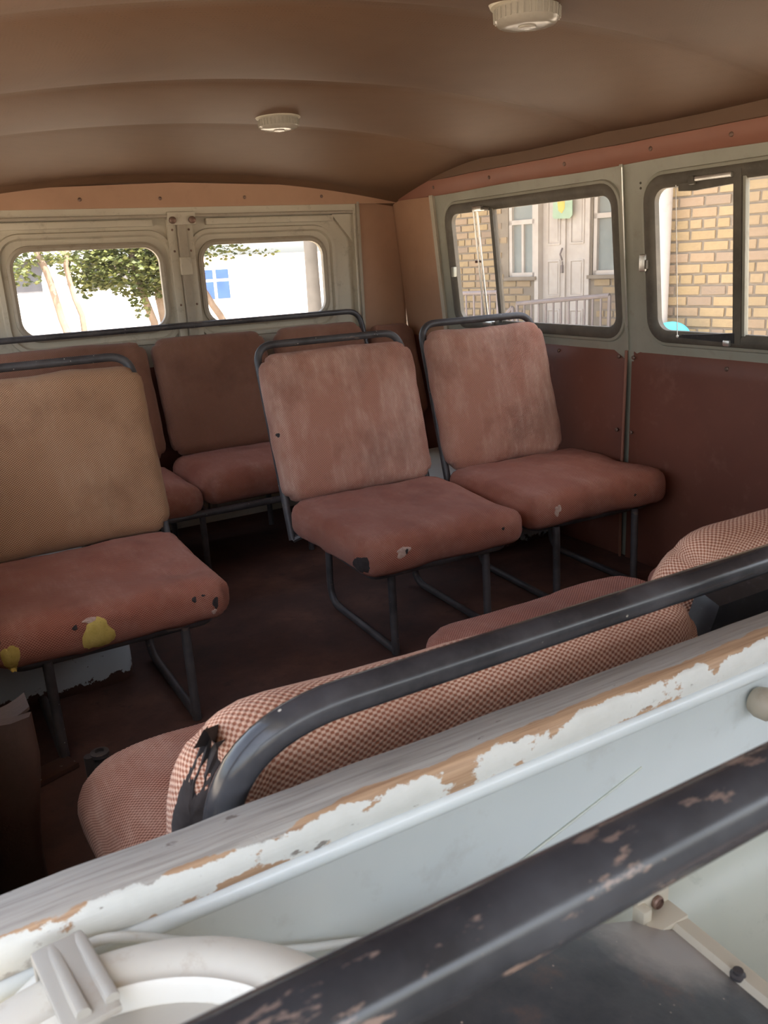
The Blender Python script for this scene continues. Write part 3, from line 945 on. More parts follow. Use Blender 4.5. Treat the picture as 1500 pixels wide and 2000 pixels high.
# middle seat of the row
mid, mid_cu, mid_ba = make_seat('dusty rust-coloured seat in the middle, with a dark hole in its front corner',
    (1.052, 1.995, 0), -0.03, 0.465, 0.455, 0.465, 0.405, 0.305, ('fabric_b', 'fabric_a', 'tube_dull'), seed=2.0,
    dent=[(0.02, 0.03, 0.09, 0.012), (-0.12, 0.10, .07, .006)], boff=(0.0, 0.02))
right, right_cu, right_ba = make_seat('rust-coloured seat against the side wall, beneath the sliding window',
    (1.560, 1.985, 0), -0.05, 0.480, 0.43, 0.420, 0.415, 0.29, ('fabric_b', 'fabric_a', 'tube_dull'), seed=9.0, boff=(-0.022, 0.0), cz=0.325, zb=0.308)
left, left_cu, left_ba = make_seat('ochre-brown seat at the left edge, torn cushion showing yellow foam',
    (0.268, 1.985, 0), 0.0, 0.480, 0.44, 0.475, 0.415, 0.30, ('fabric_b', 'fabric_c', 'tube_dull'), seed=15.0, boff=(0.0, 0.02),
    dent=[(0.06, -0.03, 0.10, 0.022), (-0.10, 0.03, .09, .014), (0.16, -0.10, .03, .012)])

def tear(cu, centre, d, ax, ay, outline, mat, name, off=0.0015, seed=0, bulge=0.0, lab=None):
    mb = patch_on(cu.data, centre, d, ax, ay, outline, off, 4, seed, bulge)
    o = obj(name, mb, mat, cu, label=lab)
    return o
# left seat: foam showing on the front edge
F = (0, 1, -0.25)
hx, hy = 0.24, 0.22
tear(left_cu, (-0.040, -hy, -0.004), F, (1, 0, 0), (0, 0, 1), ragged(0.027, 0.037, 22, 3, .22), 'foam', 'exposed_foam', 0.003, 3, 0.005, 'yellow foam bulging from a torn front edge')
tear(left_cu, (-0.050, -hy, 0.027), F, (1, 0, 0), (0, 0, 1), ragged(0.017, 0.006, 14, 5, .3), 'stuffing', 'torn_edge', 0.002, 5)
tear(left_cu, (-0.197, -hy, -0.008), F, (1, 0, 0), (0, 0, 1), ragged(0.015, 0.030, 18, 8, .22), 'foam', 'exposed_foam', 0.003, 8, 0.004, 'yellow foam in a narrow tear')
tear(left_cu, (-0.226, -hy, -0.004), F, (1, 0, 0), (0, 0, 1), ragged(0.010, 0.028, 16, 9, .22), 'foam', 'exposed_foam', 0.003, 9, 0.003)
tear(left_cu, (-0.222, -hy, 0.026), F, (1, 0, 0), (0, 0, 1), ragged(0.012, 0.008, 14, 4, .3), 'lining', 'hole', 0.002, 4)
tear(left_cu, (-0.080, -hy, 0.020), F, (1, 0, 0), (0, 0, 1), ragged(0.005, 0.006, 12, 14, .2), 'lining', 'hole', 0.0015, 14)
for (px, pz, rx, rz, sd, mt) in ((0.195, 0.000, 0.006, 0.016, 1, 'lining'), (0.190, -0.018, 0.006, 0.006, 2, 'stuffing'), (0.152, 0.018, 0.006, 0.006, 6, 'lining'), (0.172, 0.022, 0.004, 0.003, 7, 'lining')):
    tear(left_cu, (px, -hy, pz), F, (1, 0, 0), (0, 0, 1), ragged(rx, rz, 12, sd, .25), mt, 'hole', 0.0015, sd)
# middle seat: dark hole and frayed spot near the front left corner
tear(mid_cu, (-0.205, -0.18, -0.012), (1, 0.75, -0.15), (0.6, -0.8, 0), (0, 0, 1), ragged(0.026, 0.024, 20, 21, .16), 'lining', 'hole', 0.0015, 21, 0, 'dark hole worn through the cover')
tear(mid_cu, (-0.130, -0.2275, 0.012), F, (1, 0, 0), (0, 0, 1), ragged(0.020, 0.013, 18, 22, .35), 'stuffing', 'frayed_spot', 0.0012, 22)
tear(mid_cu, (-0.121, -0.2275, 0.012), F, (1, 0, 0), (0, 0, 1), ragged(0.004, 0.007, 12, 23, .2), 'lining', 'hole', 0.0024, 23)
tear(mid_cu, (0.150, -0.2275, 0.012), F, (1, 0, 0), (0, 0, 1), ragged(0.005, 0.004, 12, 24, .2), 'lining', 'hole', 0.0015, 24)
tear(mid_ba, (-0.222, -0.02, 0.02), (0.5, 0, -1), (1, 0, 0.3), (0, 1, 0), ragged(0.006, 0.007, 12, 25, .2), 'lining', 'hole', 0.0015, 25)
tear(right_cu, (-0.155, -0.215, 0.004), F, (1, 0, 0), (0, 0, 1), ragged(0.012, 0.016, 16, 31, .35), 'stuffing', 'frayed_spot', 0.001, 31)
tear(right_cu, (0.105, -0.215, 0.0), F, (1, 0, 0), (0, 0, 1), ragged(0.004, 0.004, 12, 32, .2), 'lining', 'hole', 0.0015, 32)

# rear bench -----------------------------------------------------------------
rb = empty('rear_bench', (0.82, 2.80, 0)); tag(rb, 'long brown bench below the rear door windows with one full-width hoop', 'bench')
th = 0.31
for i, (a, b) in enumerate(((0.06, 0.722), (0.728, 1.150), (1.172, 1.545))):
    me = pillow('seat_cushion', b - a, 0.40, 0.095, 0.042, 0.05, 0.014, 0.004, 30 + i * 3)
    obj('seat_cushion', me, 'fabric_b', rb, ((a + b) / 2 - 0.82, -0.195 + (0.012 if i else -0.005), 0.255 + (0.006 if i else -0.012)), sm=False)
    me = pillow('backrest', b - a - 0.01, 0.405, 0.06, 0.028, 0.05, 0.012, 0.004, 40 + i * 3)
    up = Vector((0, math.sin(th), math.cos(th)))
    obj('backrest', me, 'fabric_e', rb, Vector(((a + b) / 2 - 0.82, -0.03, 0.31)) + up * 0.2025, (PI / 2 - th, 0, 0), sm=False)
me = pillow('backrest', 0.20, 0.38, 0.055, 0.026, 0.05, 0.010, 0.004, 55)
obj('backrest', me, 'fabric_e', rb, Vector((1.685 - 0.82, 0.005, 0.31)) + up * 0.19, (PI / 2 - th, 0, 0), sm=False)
mb = MB()
hz, hy2 = 0.733, 0.115
mb.tube(bend([(-0.79, -0.06, 0.22), (-0.79, hy2, hz), (0.735, hy2, hz), (0.735, -0.06, 0.22)], 0.055, 8), 0.0105, 12)
obj('back_hoop', mb, 'tube_dull', rb)
mb = MB(); mb.tube(bend([(-0.77, 0.0, 0.20), (-0.77, -0.375, 0.20), (0.72, -0.375, 0.20), (0.72, 0.0, 0.20)], 0.03, 5), 0.011, 10)
mb.tube([(-0.77, 0.0, 0.20), (0.72, 0.0, 0.20)], 0.010, 10)
mb.tube([(-0.09, -0.37, 0.20), (-0.09, 0.0, 0.20)], 0.009, 8)
obj('seat_frame', mb, 'tube_dull', rb)
for x in (-0.40, -0.107, 0.25, 0.66):
    for y in (-0.36, -0.01):
        z0 = 0.204 if ((x + .82) > 1.42 or (x + .82) < 0.36) and y < 0 and False else 0.0
        mb = MB(); mb.tube([(x, y, 0.20), (x, y, z0 + 0.002)], 0.010, 8)
        obj('leg', mb, 'tube_dull', rb)

# bench behind the partition, facing the rear ------------------------------------
fb = empty('front_bench', (0.88, 0.60, 0)); tag(fb, 'checked-fabric bench backed against the partition, with a thick black hoop in the foreground', 'bench')
th = 0.29
up = Vector((0, -math.sin(th), math.cos(th)))
for i, (a, b) in enumerate(((0.095, 0.605), (0.640, 1.120), (1.150, 1.650))):
    me = pillow('seat_cushion', b - a + 0.02, 0.47 if i == 0 else 0.52, 0.095, 0.045, 0.07, 0.026, 0.004, 60 + i * 3)
    obj('seat_cushion', me, 'fabric_a' if i == 0 else 'fabric_b', fb, ((a + b) / 2 - 0.88, 0.205 if i == 0 else 0.235, 0.275 if i == 0 else 0.283), sm=False)
    me = pillow('backrest', b - a, 0.345, 0.058, 0.028, 0.075, 0.010, 0.003, 70 + i * 5, puff_low=0.008)
    zt = 0.0 if i == 0 else (0.012 if i == 1 else 0.0)
    c = Vector(((a + b) / 2 - 0.88, -0.015 if i == 0 else 0.050, 0.290 + zt)) + up * 0.1725
    # rotate the pillow: Y -> up, Z -> towards the rear of the van
    rot = Matrix(((-1, 0, 0), (0, up.y, math.cos(th)), (0, up.z, math.sin(th)))).transposed()
    m3 = Matrix(((-1, 0, 0), (0, up.y, up.z), (0, math.cos(th), math.sin(th)))).transposed()
    if i == 0: m3 = m3 @ Matrix.Rotation(0.045, 3, 'Z'); c = c + Vector((0, 0, 0.006))
    ba = obj('backrest', me, 'fabric_d', fb, c, m3.to_euler(), sm=False)
    if i == 0:                                   # scorched, frayed corner beside the hoop
        tear(ba, (0.236, 0.112, -0.010), (-0.8, 0, 0.8), (0.7, 0, 0.7), (0, 1, 0), ragged(0.017, 0.060, 40, 44, .22), 'lining', 'scorched_patch', 0.0012, 44, 0, 'black frayed patch on the corner')
    # black backing sheet
    mb = MB(); mb.box((0, 0, 0), (b - a - 0.05, 0.315, 0.006) if i == 0 else (b - a + 0.02, 0.340, 0.034), bev=0.002 if i == 0 else 0.012)
    obj('backing_sheet', mb, 'black', ba, (0, -0.045, -0.040) if i == 0 else (0, -0.022, -0.058))
mb = MB()
ht = 0.656
hoop_y = -0.170
mb.tube(bend([(0.118 - 0.88, -0.075, 0.22), (0.118 - 0.88, hoop_y, ht), (0.83, hoop_y, ht), (0.83, -0.075, 0.22)], 0.085, 12), 0.0120, 20)
obj('back_hoop', mb, 'tube', fb)
mb = MB(); mb.tube(bend([(-0.75, 0.0, 0.205), (-0.75, 0.40, 0.205), (0.74, 0.40, 0.205), (0.74, 0.0, 0.205)], 0.03, 5), 0.011, 10)
mb.tube([(-0.77, -0.03, 0.205), (0.83, -0.03, 0.205)], 0.010, 10)
obj('seat_frame', mb, 'tube', fb)
for x in (-0.62, 0.0, 0.62):
    for y in (0.0, 0.36):
        mb = MB(); mb.tube([(x, y, 0.205), (x, y, 0.002)], 0.010, 8)
        obj('leg', mb, 'tube', fb)

# ================================================================== LAMPS
def dome(x, y, label, tilt):
    z = ceil_z(x, y)
    root = empty('ceiling_lamp', (x, y, z + 0.004)); root.rotation_euler = (tilt, 0, 0); root.scale = (0.86, 0.86, 0.95)
    tag(root, label, 'lamp', 'round ceiling lamps')
    mb = MB(); mb.lathe([(0.050, 0.012), (0.066, 0.010), (0.068, 0.002), (0.064, -0.006), (0.055, -0.008)], (0, 0, 0), 32)
    obj('base', mb, 'metal_beige', root)
    mb = MB(); mb.lathe([(0.056, -0.006), (0.058, -0.014), (0.057, -0.026), (0.051, -0.032), (0.030, -0.0345), (0.004, -0.035)], (0, 0, 0), 32)
    le = obj('lens', mb, 'lens', root)
    mb = MB()
    for k in range(32):
        a = 2 * PI * k / 32
        mb.tube([(0.0585 * math.cos(a), 0.0585 * math.sin(a), -0.011), (0.0578 * math.cos(a), 0.0578 * math.sin(a), -0.026)], 0.0016, 5)
    obj('lens_ribs', mb, 'lens', le)
    mb = MB(); mb.lathe([(0.016, -0.033), (0.016, -0.037), (0.010, -0.038), (0.003, -0.037)], (0.0, 0, 0), 16)
    obj('lens_boss', mb, 'lens', le)
dome(0.918, 1.125, 'round cream dome lamp cut by the top edge of the view', 0.0)
dome(0.918, 2.085, 'round cream dome lamp nearer the rear doors', -0.03)

# ================================================================== CAB THINGS IN THE FOREGROUND
mb = MB()
mb.tube(bend([(-0.03, 0.157, 0.30), (-0.03, 0.157, 0.737), (0.80, 0.157, 0.737), (0.80, 0.157, 0.02)], 0.05, 8), 0.0125, 22)
gr = empty('guard_rail', (0.0, 0.0, 0)); tag(gr, 'chipped black tubular rail crossing the bottom right corner', 'rail')
obj('rail_tube', mb, 'tube_worn', gr)
mb = MB(); mb.tube([(-0.03, 0.157, 0.31), (-0.03, 0.157, 0.0)], 0.016, 14)
obj('post', mb, 'tube_worn', gr)

# engine cover
def plate_mat():
    m, nd, lk, b = new_mat('scuffed_dark_steel')
    co = coords(nd)
    f = noise_tex(nd, lk, co, 26, 6, 0.7)
    c = ramp(nd, lk, f, [(0.30, (0.030, 0.036, 0.042)), (0.55, (0.062, 0.066, 0.072)), (0.72, (0.13, 0.085, 0.07))])
    sep = N(nd, 'ShaderNodeSeparateXYZ'); lk.new(co, sep.inputs[0])
    # bare pale patch by the bolted corner
    d1 = math_n(nd, lk, 'SUBTRACT', sep.outputs[0], 0.335)
    d2 = math_n(nd, lk, 'SUBTRACT', sep.outputs[1], 0.285)
    rr = math_n(nd, lk, 'SQRT', math_n(nd, lk, 'ADD', math_n(nd, lk, 'MULTIPLY', d1, d1), math_n(nd, lk, 'MULTIPLY', d2, d2)))
    rr = math_n(nd, lk, 'ADD', rr, math_n(nd, lk, 'MULTIPLY_ADD', noise_tex(nd, lk, co, 40, 5, .7), 0.03, -0.015))
    c = mix(nd, lk, ramp(nd, lk, rr, [(0.028, g(0.85)), (0.055, g(0))]), c, (0.36, 0.33, 0.30))
    v = N(nd, 'ShaderNodeTexVoronoi'); sock(v, 'Scale', 160.0); lk.new(co, v.inputs['Vector'])
    sp = ramp(nd, lk, v.outputs['Distance'], [(0.07, g(1)), (0.11, g(0))])
    gt = ramp(nd, lk, noise_tex(nd, lk, co, 50, 2), [(0.55, g(0)), (0.6, g(1))])
    c = mix(nd, lk, mix(nd, lk, 1.0, sp, gt, 'MULTIPLY'), c, (0.45, 0.36, 0.30))
    lk.new(c, b.inputs['Base Color']); sock(b, 'Roughness', 0.38)
    bump(nd, lk, f, b, 0.2, 0.002)
    return m
M['plate'] = plate_mat()
ec = empty('engine_cover', (0, 0, 0)); tag(ec, 'dark scuffed steel engine cover with a bolted pale corner', 'cover')
def cover_z(x, y):
    t = (0.352 - x) / 0.15
    return 0.510 + 0.046 * (1 - (1 - min(1, max(0, t))) ** 1.5) + 0.010 * noise.noise(Vector((x * 6, y * 6, 2))) * 0.3
mb = MB()
NX, NY = 26, 22
vs = []
for i in range(NX + 1):
    for j in range(NY + 1):
        x = 0.352 - 0.21 * i / NX; y = 0.306 - 0.40 * j / NY
        x -= 0.008 * j / NY
        if j == 0: y += 0.0
        vs.append((x, y, cover_z(x, y) - (0.006 if j == 0 else 0)))
fs = [(i * (NY + 1) + j, (i + 1) * (NY + 1) + j, (i + 1) * (NY + 1) + j + 1, i * (NY + 1) + j + 1) for i in range(NX) for j in range(NY)]
mb.add(vs, fs)
obj('cover_sheet', mb, 'plate', ec, ang=70)
mb = MB()
fl = []
for j in range(NY + 1):
    y = 0.306 - 0.40 * j / NY; x = 0.352 - 0.008 * j / NY
    z = cover_z(x, y)
    fl.append([(x - 0.004, y, z - 0.001), (x + 0.001, y, z + 0.004), (x + 0.012, y, z + 0.002), (x + 0.014, y, z - 0.003), (x + 0.012, y, 0.0)])
mb.add([p for l in fl for p in l], [(j * 5 + k, j * 5 + k + 1, (j + 1) * 5 + k + 1, (j + 1) * 5 + k) for j in range(NY) for k in range(4)])
obj('side_flange', mb, 'metal_beige', ec, ang=40)
mb = MB()
bk = [(x, 0.306, cover_z(x, 0.306) - 0.006) for x in [0.362 - 0.221 * i / 26 for i in range(27)]]
mb.add(bk + [(p[0], 0.306, 0.0) for p in bk], [(i, i + 1, i + 28, i + 27) for i in range(26)])
obj('rear_skirt', mb, 'greenish', ec)
mb = MB()
mb.box((0.350, 0.307, 0.519), (0.028, 0.004, 0.018), bev=0.0012)
mb.box((0.338, 0.303, 0.516), (0.008, 0.010, 0.014), bev=0.002)
mb.box((0.350, 0.298, 0.5125), (0.028, 0.018, 0.004), bev=0.001)
br = obj('corner_bracket', mb, 'metal_beige', ec)
mb = MB(); mb.lathe([(0.0045, 0), (0.0045, 0.002), (0.0036, 0.003), (0.0036, 0.001), (0.002, 0.001)], (0.352, 0.3045, 0.519), 14, Matrix.Rotation(PI / 2, 3, 'X'))
obj('bolt', mb, 'screw', br)
mb = MB(); mb.lathe([(0.0045, 0.0), (0.0045, 0.002), (0.003, 0.003), (0.003, 0.005), (0.001, 0.005)], (0.352, 0.243, 0.512), 12)
obj('bolt', mb, 'tube_dull', ec)

# air cleaner canister
ac = empty('air_cleaner', (0.016, 0.243, 0.30)); tag(ac, 'cream-painted round air cleaner canister beside the partition', 'canister')
mb = MB()
mb.lathe([(0.090, -0.298), (0.100, -0.20), (0.104, 0.18), (0.104, 0.250)] + [(0.0985 + 0.0210 * math.cos(a), 0.2930 + 0.0215 * math.sin(a)) for a in [-0.9 + 3.6 * k / 14 for k in range(15)]] + [(0.076, 0.275)], (0, 0, 0), 64, None)
obj('body', mb, 'cream', ac)
mb = MB()
mb.lathe([(0.074, 0.270), (0.080, 0.296), (0.0795, 0.303), (0.072, 0.301), (0.060, 0.299), (0.030, 0.301), (0.003, 0.302)], (0, 0, 0), 64, None)
lid = obj('lid', mb, 'taupe_cream', ac)
mb = MB()
mb.lathe([(0.0780, 0.298), (0.0845, 0.303), (0.0845, 0.312), (0.0828, 0.3145), (0.0808, 0.312), (0.0800, 0.300)], (0, 0, 0), 64, None, False, False)
obj('lid_rim', mb, 'white', lid)
mb = MB()
mb.box((0, 0, -0.02), (0.024, 0.004, 0.11), bev=0.0015)
mb.box((0, -0.026, 0.034), (0.024, 0.056, 0.004), bev=0.0015)
for dx in (-0.003, 0.0095):
    mb.tube([(dx, -0.002, -0.07), (dx, -0.002, 0.034), (dx, -0.050, 0.037)], 0.0034, 8)
cl = obj('clamp_strap', mb, 'taupe_cream', ac, (-0.004, 0.119, 0.283), (0, 0, 0.12))
for dx, dz in ((-0.009, 0.010), (0.004, 0.026)):
    mb = MB(); mb.lathe([(0.004, 0), (0.0035, 0.002), (0.001, 0.003)], (dx, -0.003, dz), 10, Matrix.Rotation(PI / 2, 3, 'X'))
    obj('rivet', mb, 'white', cl)

# cable along the partition
mb = MB()
cpts = [(-0.055, 0.366, 0.560), (-0.018, 0.366, 0.588), (0.008, 0.368, 0.601), (0.035, 0.369, 0.604), (0.075, 0.372, 0.578), (0.110, 0.374, 0.552), (0.140, 0.376, 0.536), (0.175, 0.379, 0.520), (0.215, 0.380, 0.502), (0.28, 0.380, 0.470), (0.36, 0.380, 0.42)]
sm_pts = []
for i in range(len(cpts) - 1):
    p0 = Vector(cpts[max(i - 1, 0)]); p1 = Vector(cpts[i]); p2 = Vector(cpts[i + 1]); p3 = Vector(cpts[min(i + 2, len(cpts) - 1)])
    for k in range(6):
        t = k / 6
        sm_pts.append(0.5 * ((2 * p1) + (p2 - p0) * t + (2 * p0 - 5 * p1 + 4 * p2 - p3) * t * t + (3 * p1 - p0 - 3 * p2 + p3) * t ** 3))
sm_pts.append(Vector(cpts[-1]))
mb.tube(sm_pts, 0.0027, 10)
tag(obj('cable', mb, 'cable'), 'pale cable running along the partition behind the canister', 'cable')

# loose bits by the left side: brown leatherette flap, hinge post, sill strip
mb = MB()
vs = []
for i in range(15):
    t = i / 14
    z = 0.02 + 0.40 * t
    xr = 0.052 - 0.020 * math.sin(PI * min(1, t * 1.2)) + 0.02 * (1 - t) * 0.3
    for (x, y) in ((-0.038, 1.02), (-0.01, 1.005), (xr * 0.6, 0.995), (xr, 1.0), (xr + .004, 1.012), (xr * 0.6, 1.012), (-0.01, 1.022), (-0.038, 1.035)):
        vs.append((x, y + 0.01 * math.sin(5 * t), z))
fs = [(i * 8 + k, i * 8 + (k + 1) % 8, (i + 1) * 8 + (k + 1) % 8, (i + 1) * 8 + k) for i in range(14) for k in range(8)]
mb.add(vs, fs + [tuple(range(8))[::-1], tuple(14 * 8 + k for k in range(8))])
flap = empty('side_panel_flap', (0, 0, 0)); tag(flap, 'brown leatherette panel edge with a curled lip at the lower left', 'panel')
obj('sheet', mb, 'skin_vinyl', flap, ang=60)
mb = MB()
vs = []
for i in range(9):
    a = -0.6 + 1.5 * i / 8
    for j, y in enumerate((0.985, 1.04)):
        vs.append((-0.03 + 0.085 * i / 8, y + 0.02 * i / 8, 0.435 - 0.018 * math.sin(i / 8 * 2.6) - j * 0.006))
nn = len(vs)
vs += [(v[0], v[1], v[2] - 0.004) for v in vs]
fs = [(i * 2, i * 2 + 1, i * 2 + 3, i * 2 + 2) for i in range(8)]
fs += [tuple(nn + k for k in f) for f in fs[:8]]
fs += [(i * 2, i * 2 + 2, nn + i * 2 + 2, nn + i * 2) for i in range(8)] + [(i * 2 + 1, i * 2 + 3, nn + i * 2 + 3, nn + i * 2 + 1) for i in range(8)] + [(16, 17, nn + 17, nn + 16), (0, 1, nn + 1, nn)]
mb.add(vs, fs)
obj('curled_lip', mb, 'skin_vinyl', flap)
hp = empty('hinge_post', (0.165, 1.36, 0)); tag(hp, 'small dark upright hinge post on the floor near the checked bench', 'post')
mb = MB(); mb.tube([(-0.014, 0, 0), (-0.014, 0, 0.13)], 0.009, 12); mb.box((0.004, 0.0, 0.06), (0.030, 0.012, 0.12), bev=0.003)
obj('post', mb, 'tube_dull', hp)
mb = MB(); mb.lathe([(0.012, 0), (0.016, 0.004), (0.016, 0.010), (0.008, 0.012), (0.008, 0.006), (0.002, 0.006)], (0.004, 0, 0.122), 16)
obj('cap', mb, 'tube_dull', hp)
mb = MB(); mb.box((0.060, 1.545, 0.006), (0.18, 0.05, 0.012), Matrix.Rotation(0.35, 3, 'Z'), bev=0.003)
struct(obj('trim_5', mb, 'rusty_blue'), 'pale step edge strip on the floor')

# ================================================================== OUTSIDE
GZ = -0.65
def ground_mat():
    m, nd, lk, b = new_mat('dusty_yard_earth')
    co = coords(nd)
    f = noise_tex(nd, lk, co, 0.8, 8, 0.65)
    c = ramp(nd, lk, f, [(0.3, (0.42, 0.34, 0.25)), (0.7, (0.58, 0.49, 0.38))])
    lk.new(c, b.inputs['Base Color']); sock(b, 'Roughness', 0.95)
    bump(nd, lk, noise_tex(nd, lk, co, 12, 6, 0.7), b, 0.4, 0.03)
    return m
M['ground'] = ground_mat()
mb = MB(); mb.add([(-45, -45, GZ), (55, -45, GZ), (55, 60, GZ), (-45, 60, GZ)], [(0, 1, 2, 3)])
struct(obj('ground', mb, 'ground', sm=False))

# ---- brick house beside the van
def brick_mat():
    m, nd, lk, b = new_mat('yellow_brick')
    oi = N(nd, 'ShaderNodeObjectInfo')
    co = coords(nd)
    c = ramp(nd, lk, oi.outputs['Random'], [(0.0, (0.34, 0.25, 0.135)), (0.35, (0.385, 0.285, 0.16)), (0.65, (0.36, 0.26, 0.155)), (0.90, (0.33, 0.24, 0.165)), (1.0, (0.25, 0.195, 0.145))])
    f = noise_tex(nd, lk, co, 14, 5, 0.65)
    c = mix(nd, lk, ramp(nd, lk, f, [(0.45, g(0)), (0.75, g(0.5))]), c, (0.28, 0.20, 0.125))
    lk.new(c, b.inputs['Base Color']); sock(b, 'Roughness', 0.9)
    bump(nd, lk, f, b, 0.5, 0.01)
    return m
M['brick'] = brick_mat()
M['mortar'] = paint('grey_mortar', (0.23, 0.19, 0.145), (0.28, 0.235, 0.18), 0.95, 8, (0.25, 0.20, 0.15), 0.4, 0.3)
M['column_paint'] = paint('worn_white_column', (0.42, 0.385, 0.35), (0.50, 0.46, 0.42), 0.7, 2.5, (0.33, 0.28, 0.24), 0.5)
M['door_white'] = paint('old_white_door_paint', (0.53, 0.47, 0.41), (0.60, 0.545, 0.485), 0.5, 2.5, (0.48, 0.41, 0.34), 0.5)
M['plaster'] = paint('white_plaster', (0.80, 0.78, 0.74), (0.86, 0.84, 0.80), 0.9, 1.0, (0.75, 0.70, 0.62), 0.3)
M['rail_paint'] = paint('purple_grey_rail_paint', (0.16, 0.135, 0.13), (0.22, 0.185, 0.18), 0.5, 8)
M['house_glass'] = paint('dim_house_glass', (0.20, 0.235, 0.23), (0.29, 0.33, 0.32), 0.12, 1.5, (0.36, 0.38, 0.36), 0.4)
M['teal'] = paint('turquoise_plastic', (0.06, 0.42, 0.52), (0.10, 0.52, 0.62), 0.35, 6)
M['poster_green'] = paint('pale_green_card', (0.36, 0.52, 0.36), (0.45, 0.60, 0.42), 0.6, 4)
M['poster_yellow'] = paint('yellow_card', (0.75, 0.50, 0.10), (0.82, 0.60, 0.14), 0.6, 6)
M['roof_dark'] = paint('dark_roof_sheet', (0.13, 0.125, 0.125), (0.18, 0.17, 0.17), 0.7, 3)
M['roof_grey'] = paint('grey_roof_sheet', (0.42, 0.42, 0.43), (0.48, 0.48, 0.49), 0.6, 3)
M['blue_frame'] = paint('blue_window_paint', (0.035, 0.075, 0.30), (0.05, 0.10, 0.36), 0.4, 3)
M['pole'] = paint('concrete_pole', (0.20, 0.18, 0.155), (0.25, 0.225, 0.195), 0.9, 5)
M['brick_red'] = paint('pale_red_brick_band', (0.62, 0.40, 0.30), (0.70, 0.48, 0.37), 0.9, 6)

HA = math.radians(-12)
HT = Vector((math.sin(HA), math.cos(HA), 0)); HN = Vector((-math.cos(HA), math.sin(HA), 0))
FO = Vector((7.46, 10.6, 0)); NO = Vector((6.6, 5.5, 0))
def FW(s, z, d):      # far (porch) wall; d towards the van
    return tuple(FO + HT * s + HN * d + Vector((0, 0, z)))
def NW(s, z, d):
    return tuple(NO + HT * s + HN * d + Vector((0, 0, z)))
house = empty('brick_house', (7.0, 8.0, GZ)); tag(house, 'yellow brick house with a porch seen through the side windows', 'house')
def hobj(name, mb, mat, parent=house, **kw):
    o = obj(name, mb, mat, None, **kw)
    o.parent = parent
    o.matrix_parent_inverse = Matrix.Translation(-house.location) if parent is house else Matrix.Identity(4)
    return o
mb = MB()
openings_F = [(-1.31, -0.835, 0.56, 2.0), (-2.205, -1.31, -0.25, 2.3), (-2.92, -2.225, 0.56, 2.0)]
def rect(mbx, fn, s0, s1, z0, z1, d):
    mbx.add([fn(s0, z0, d), fn(s1, z0, d), fn(s1, z1, d), fn(s0, z1, d)], [(0, 1, 2, 3)])
TOPZ = 3.0
for (s0, s1, z0, z1) in ((-0.835, 1.6, GZ, TOPZ), (-1.31, -0.835, GZ, 0.56), (-1.31, -0.835, 2.0, TOPZ), (-2.205, -1.31, 2.3, TOPZ), (-2.225, -2.205, GZ, TOPZ), (-2.92, -2.225, GZ, 0.56), (-2.92, -2.225, 2.0, TOPZ), (-4.4, -2.92, GZ, TOPZ)):
    mb.prism([(s0, z0), (s1, z0), (s1, z1), (s0, z1)], FW, -0.012, -0.25)
hobj('porch_wall_core', mb, 'mortar', sm=False)
mb = MB(); mb.prism([(-6.0, GZ), (0.60, GZ), (0.60, TOPZ), (-6.0, TOPZ)], NW, -0.012, -0.25)
mb.prism([(0.35, GZ), (0.60, GZ), (0.60, TOPZ), (0.35, TOPZ)], NW, -0.25, -1.9)
hobj('front_wall_core', mb, 'mortar', sm=False)
# bricks
BL, BH, CO = 0.230, 0.074, 0.0985
def brick_mesh(l, h, t, seed):
    mb = MB(); rnd = random.Random(seed)
    mb.box((0, 0, 0), (l, t, h))
    mb.v = [tuple(c + rnd.uniform(-0.003, 0.003) for c in v) for v in mb.v]
    me = mb.mesh('brick'); me.materials.append(M['brick'])
    return me
full = [brick_mesh(BL, BH, 0.06, k) for k in range(4)]
half = [brick_mesh(0.108, BH, 0.06, 10 + k) for k in range(3)]
cand = []
rnd = random.Random(5)
def lay(fn, s_lo, s_hi, z_lo, z_hi, blocks, focus):
    row = 0
    z = z_lo + BH / 2 + 0.012
    while z < z_hi:
        header = (row % 5 == 2)
        L = 0.108 if header else BL
        pitch = L + 0.026
        s = s_lo + (0 if row % 2 else -pitch / 2)
        while s < s_hi:
            a, b = s, s + L
            if b <= s_hi and a >= s_lo - 0.001:
                bad = any(a < o[1] and b > o[0] and z + BH / 2 > o[2] and z - BH / 2 < o[3] for o in blocks)
                if not bad:
                    sc = (a + b) / 2
                    dist = min(((sc - f[0]) / f[2]) ** 2 + ((z - f[1]) / f[3]) ** 2 for f in focus)
                    cand.append((dist, fn, sc, z, header))
            s += pitch
        z += CO; row += 1
lay(FW, -4.3, 1.6, GZ, 2.6, openings_F, [(-0.35, 0.75, 0.55, 0.8), (-1.1, 0.2, .5, .5), (-2.5, 0.3, .4, .5)])
lay(NW, -3.0, 0.58, GZ, 2.6, [], [(-0.2, 0.75, 0.6, 0.8)])
cand.sort(key=lambda c: c[0])
rotz = math.atan2(HT.y, HT.x)
rest = MB()
for i, (dist, fn, sc, z, header) in enumerate(cand):
    p = Vector(fn(sc, z, -0.030 + rnd.uniform(0, 0.006)))
    if i < 300:
        me = rnd.choice(half if header else full)
        o = bpy.data.objects.new('brick', me); COL.objects.link(o)
        o.location = p; o.rotation_euler = (0, rnd.uniform(-0.008, 0.008), rotz)
        o.parent = house; o.matrix_parent_inverse = Matrix.Translation(-house.location)
    else:
        rest.box(p, (0.108 if header else BL, 0.06, BH), Matrix.Rotation(rotz, 3, 'Z'))
o = hobj('bricks', rest, 'brick', sm=False); o['kind'] = 'stuff'
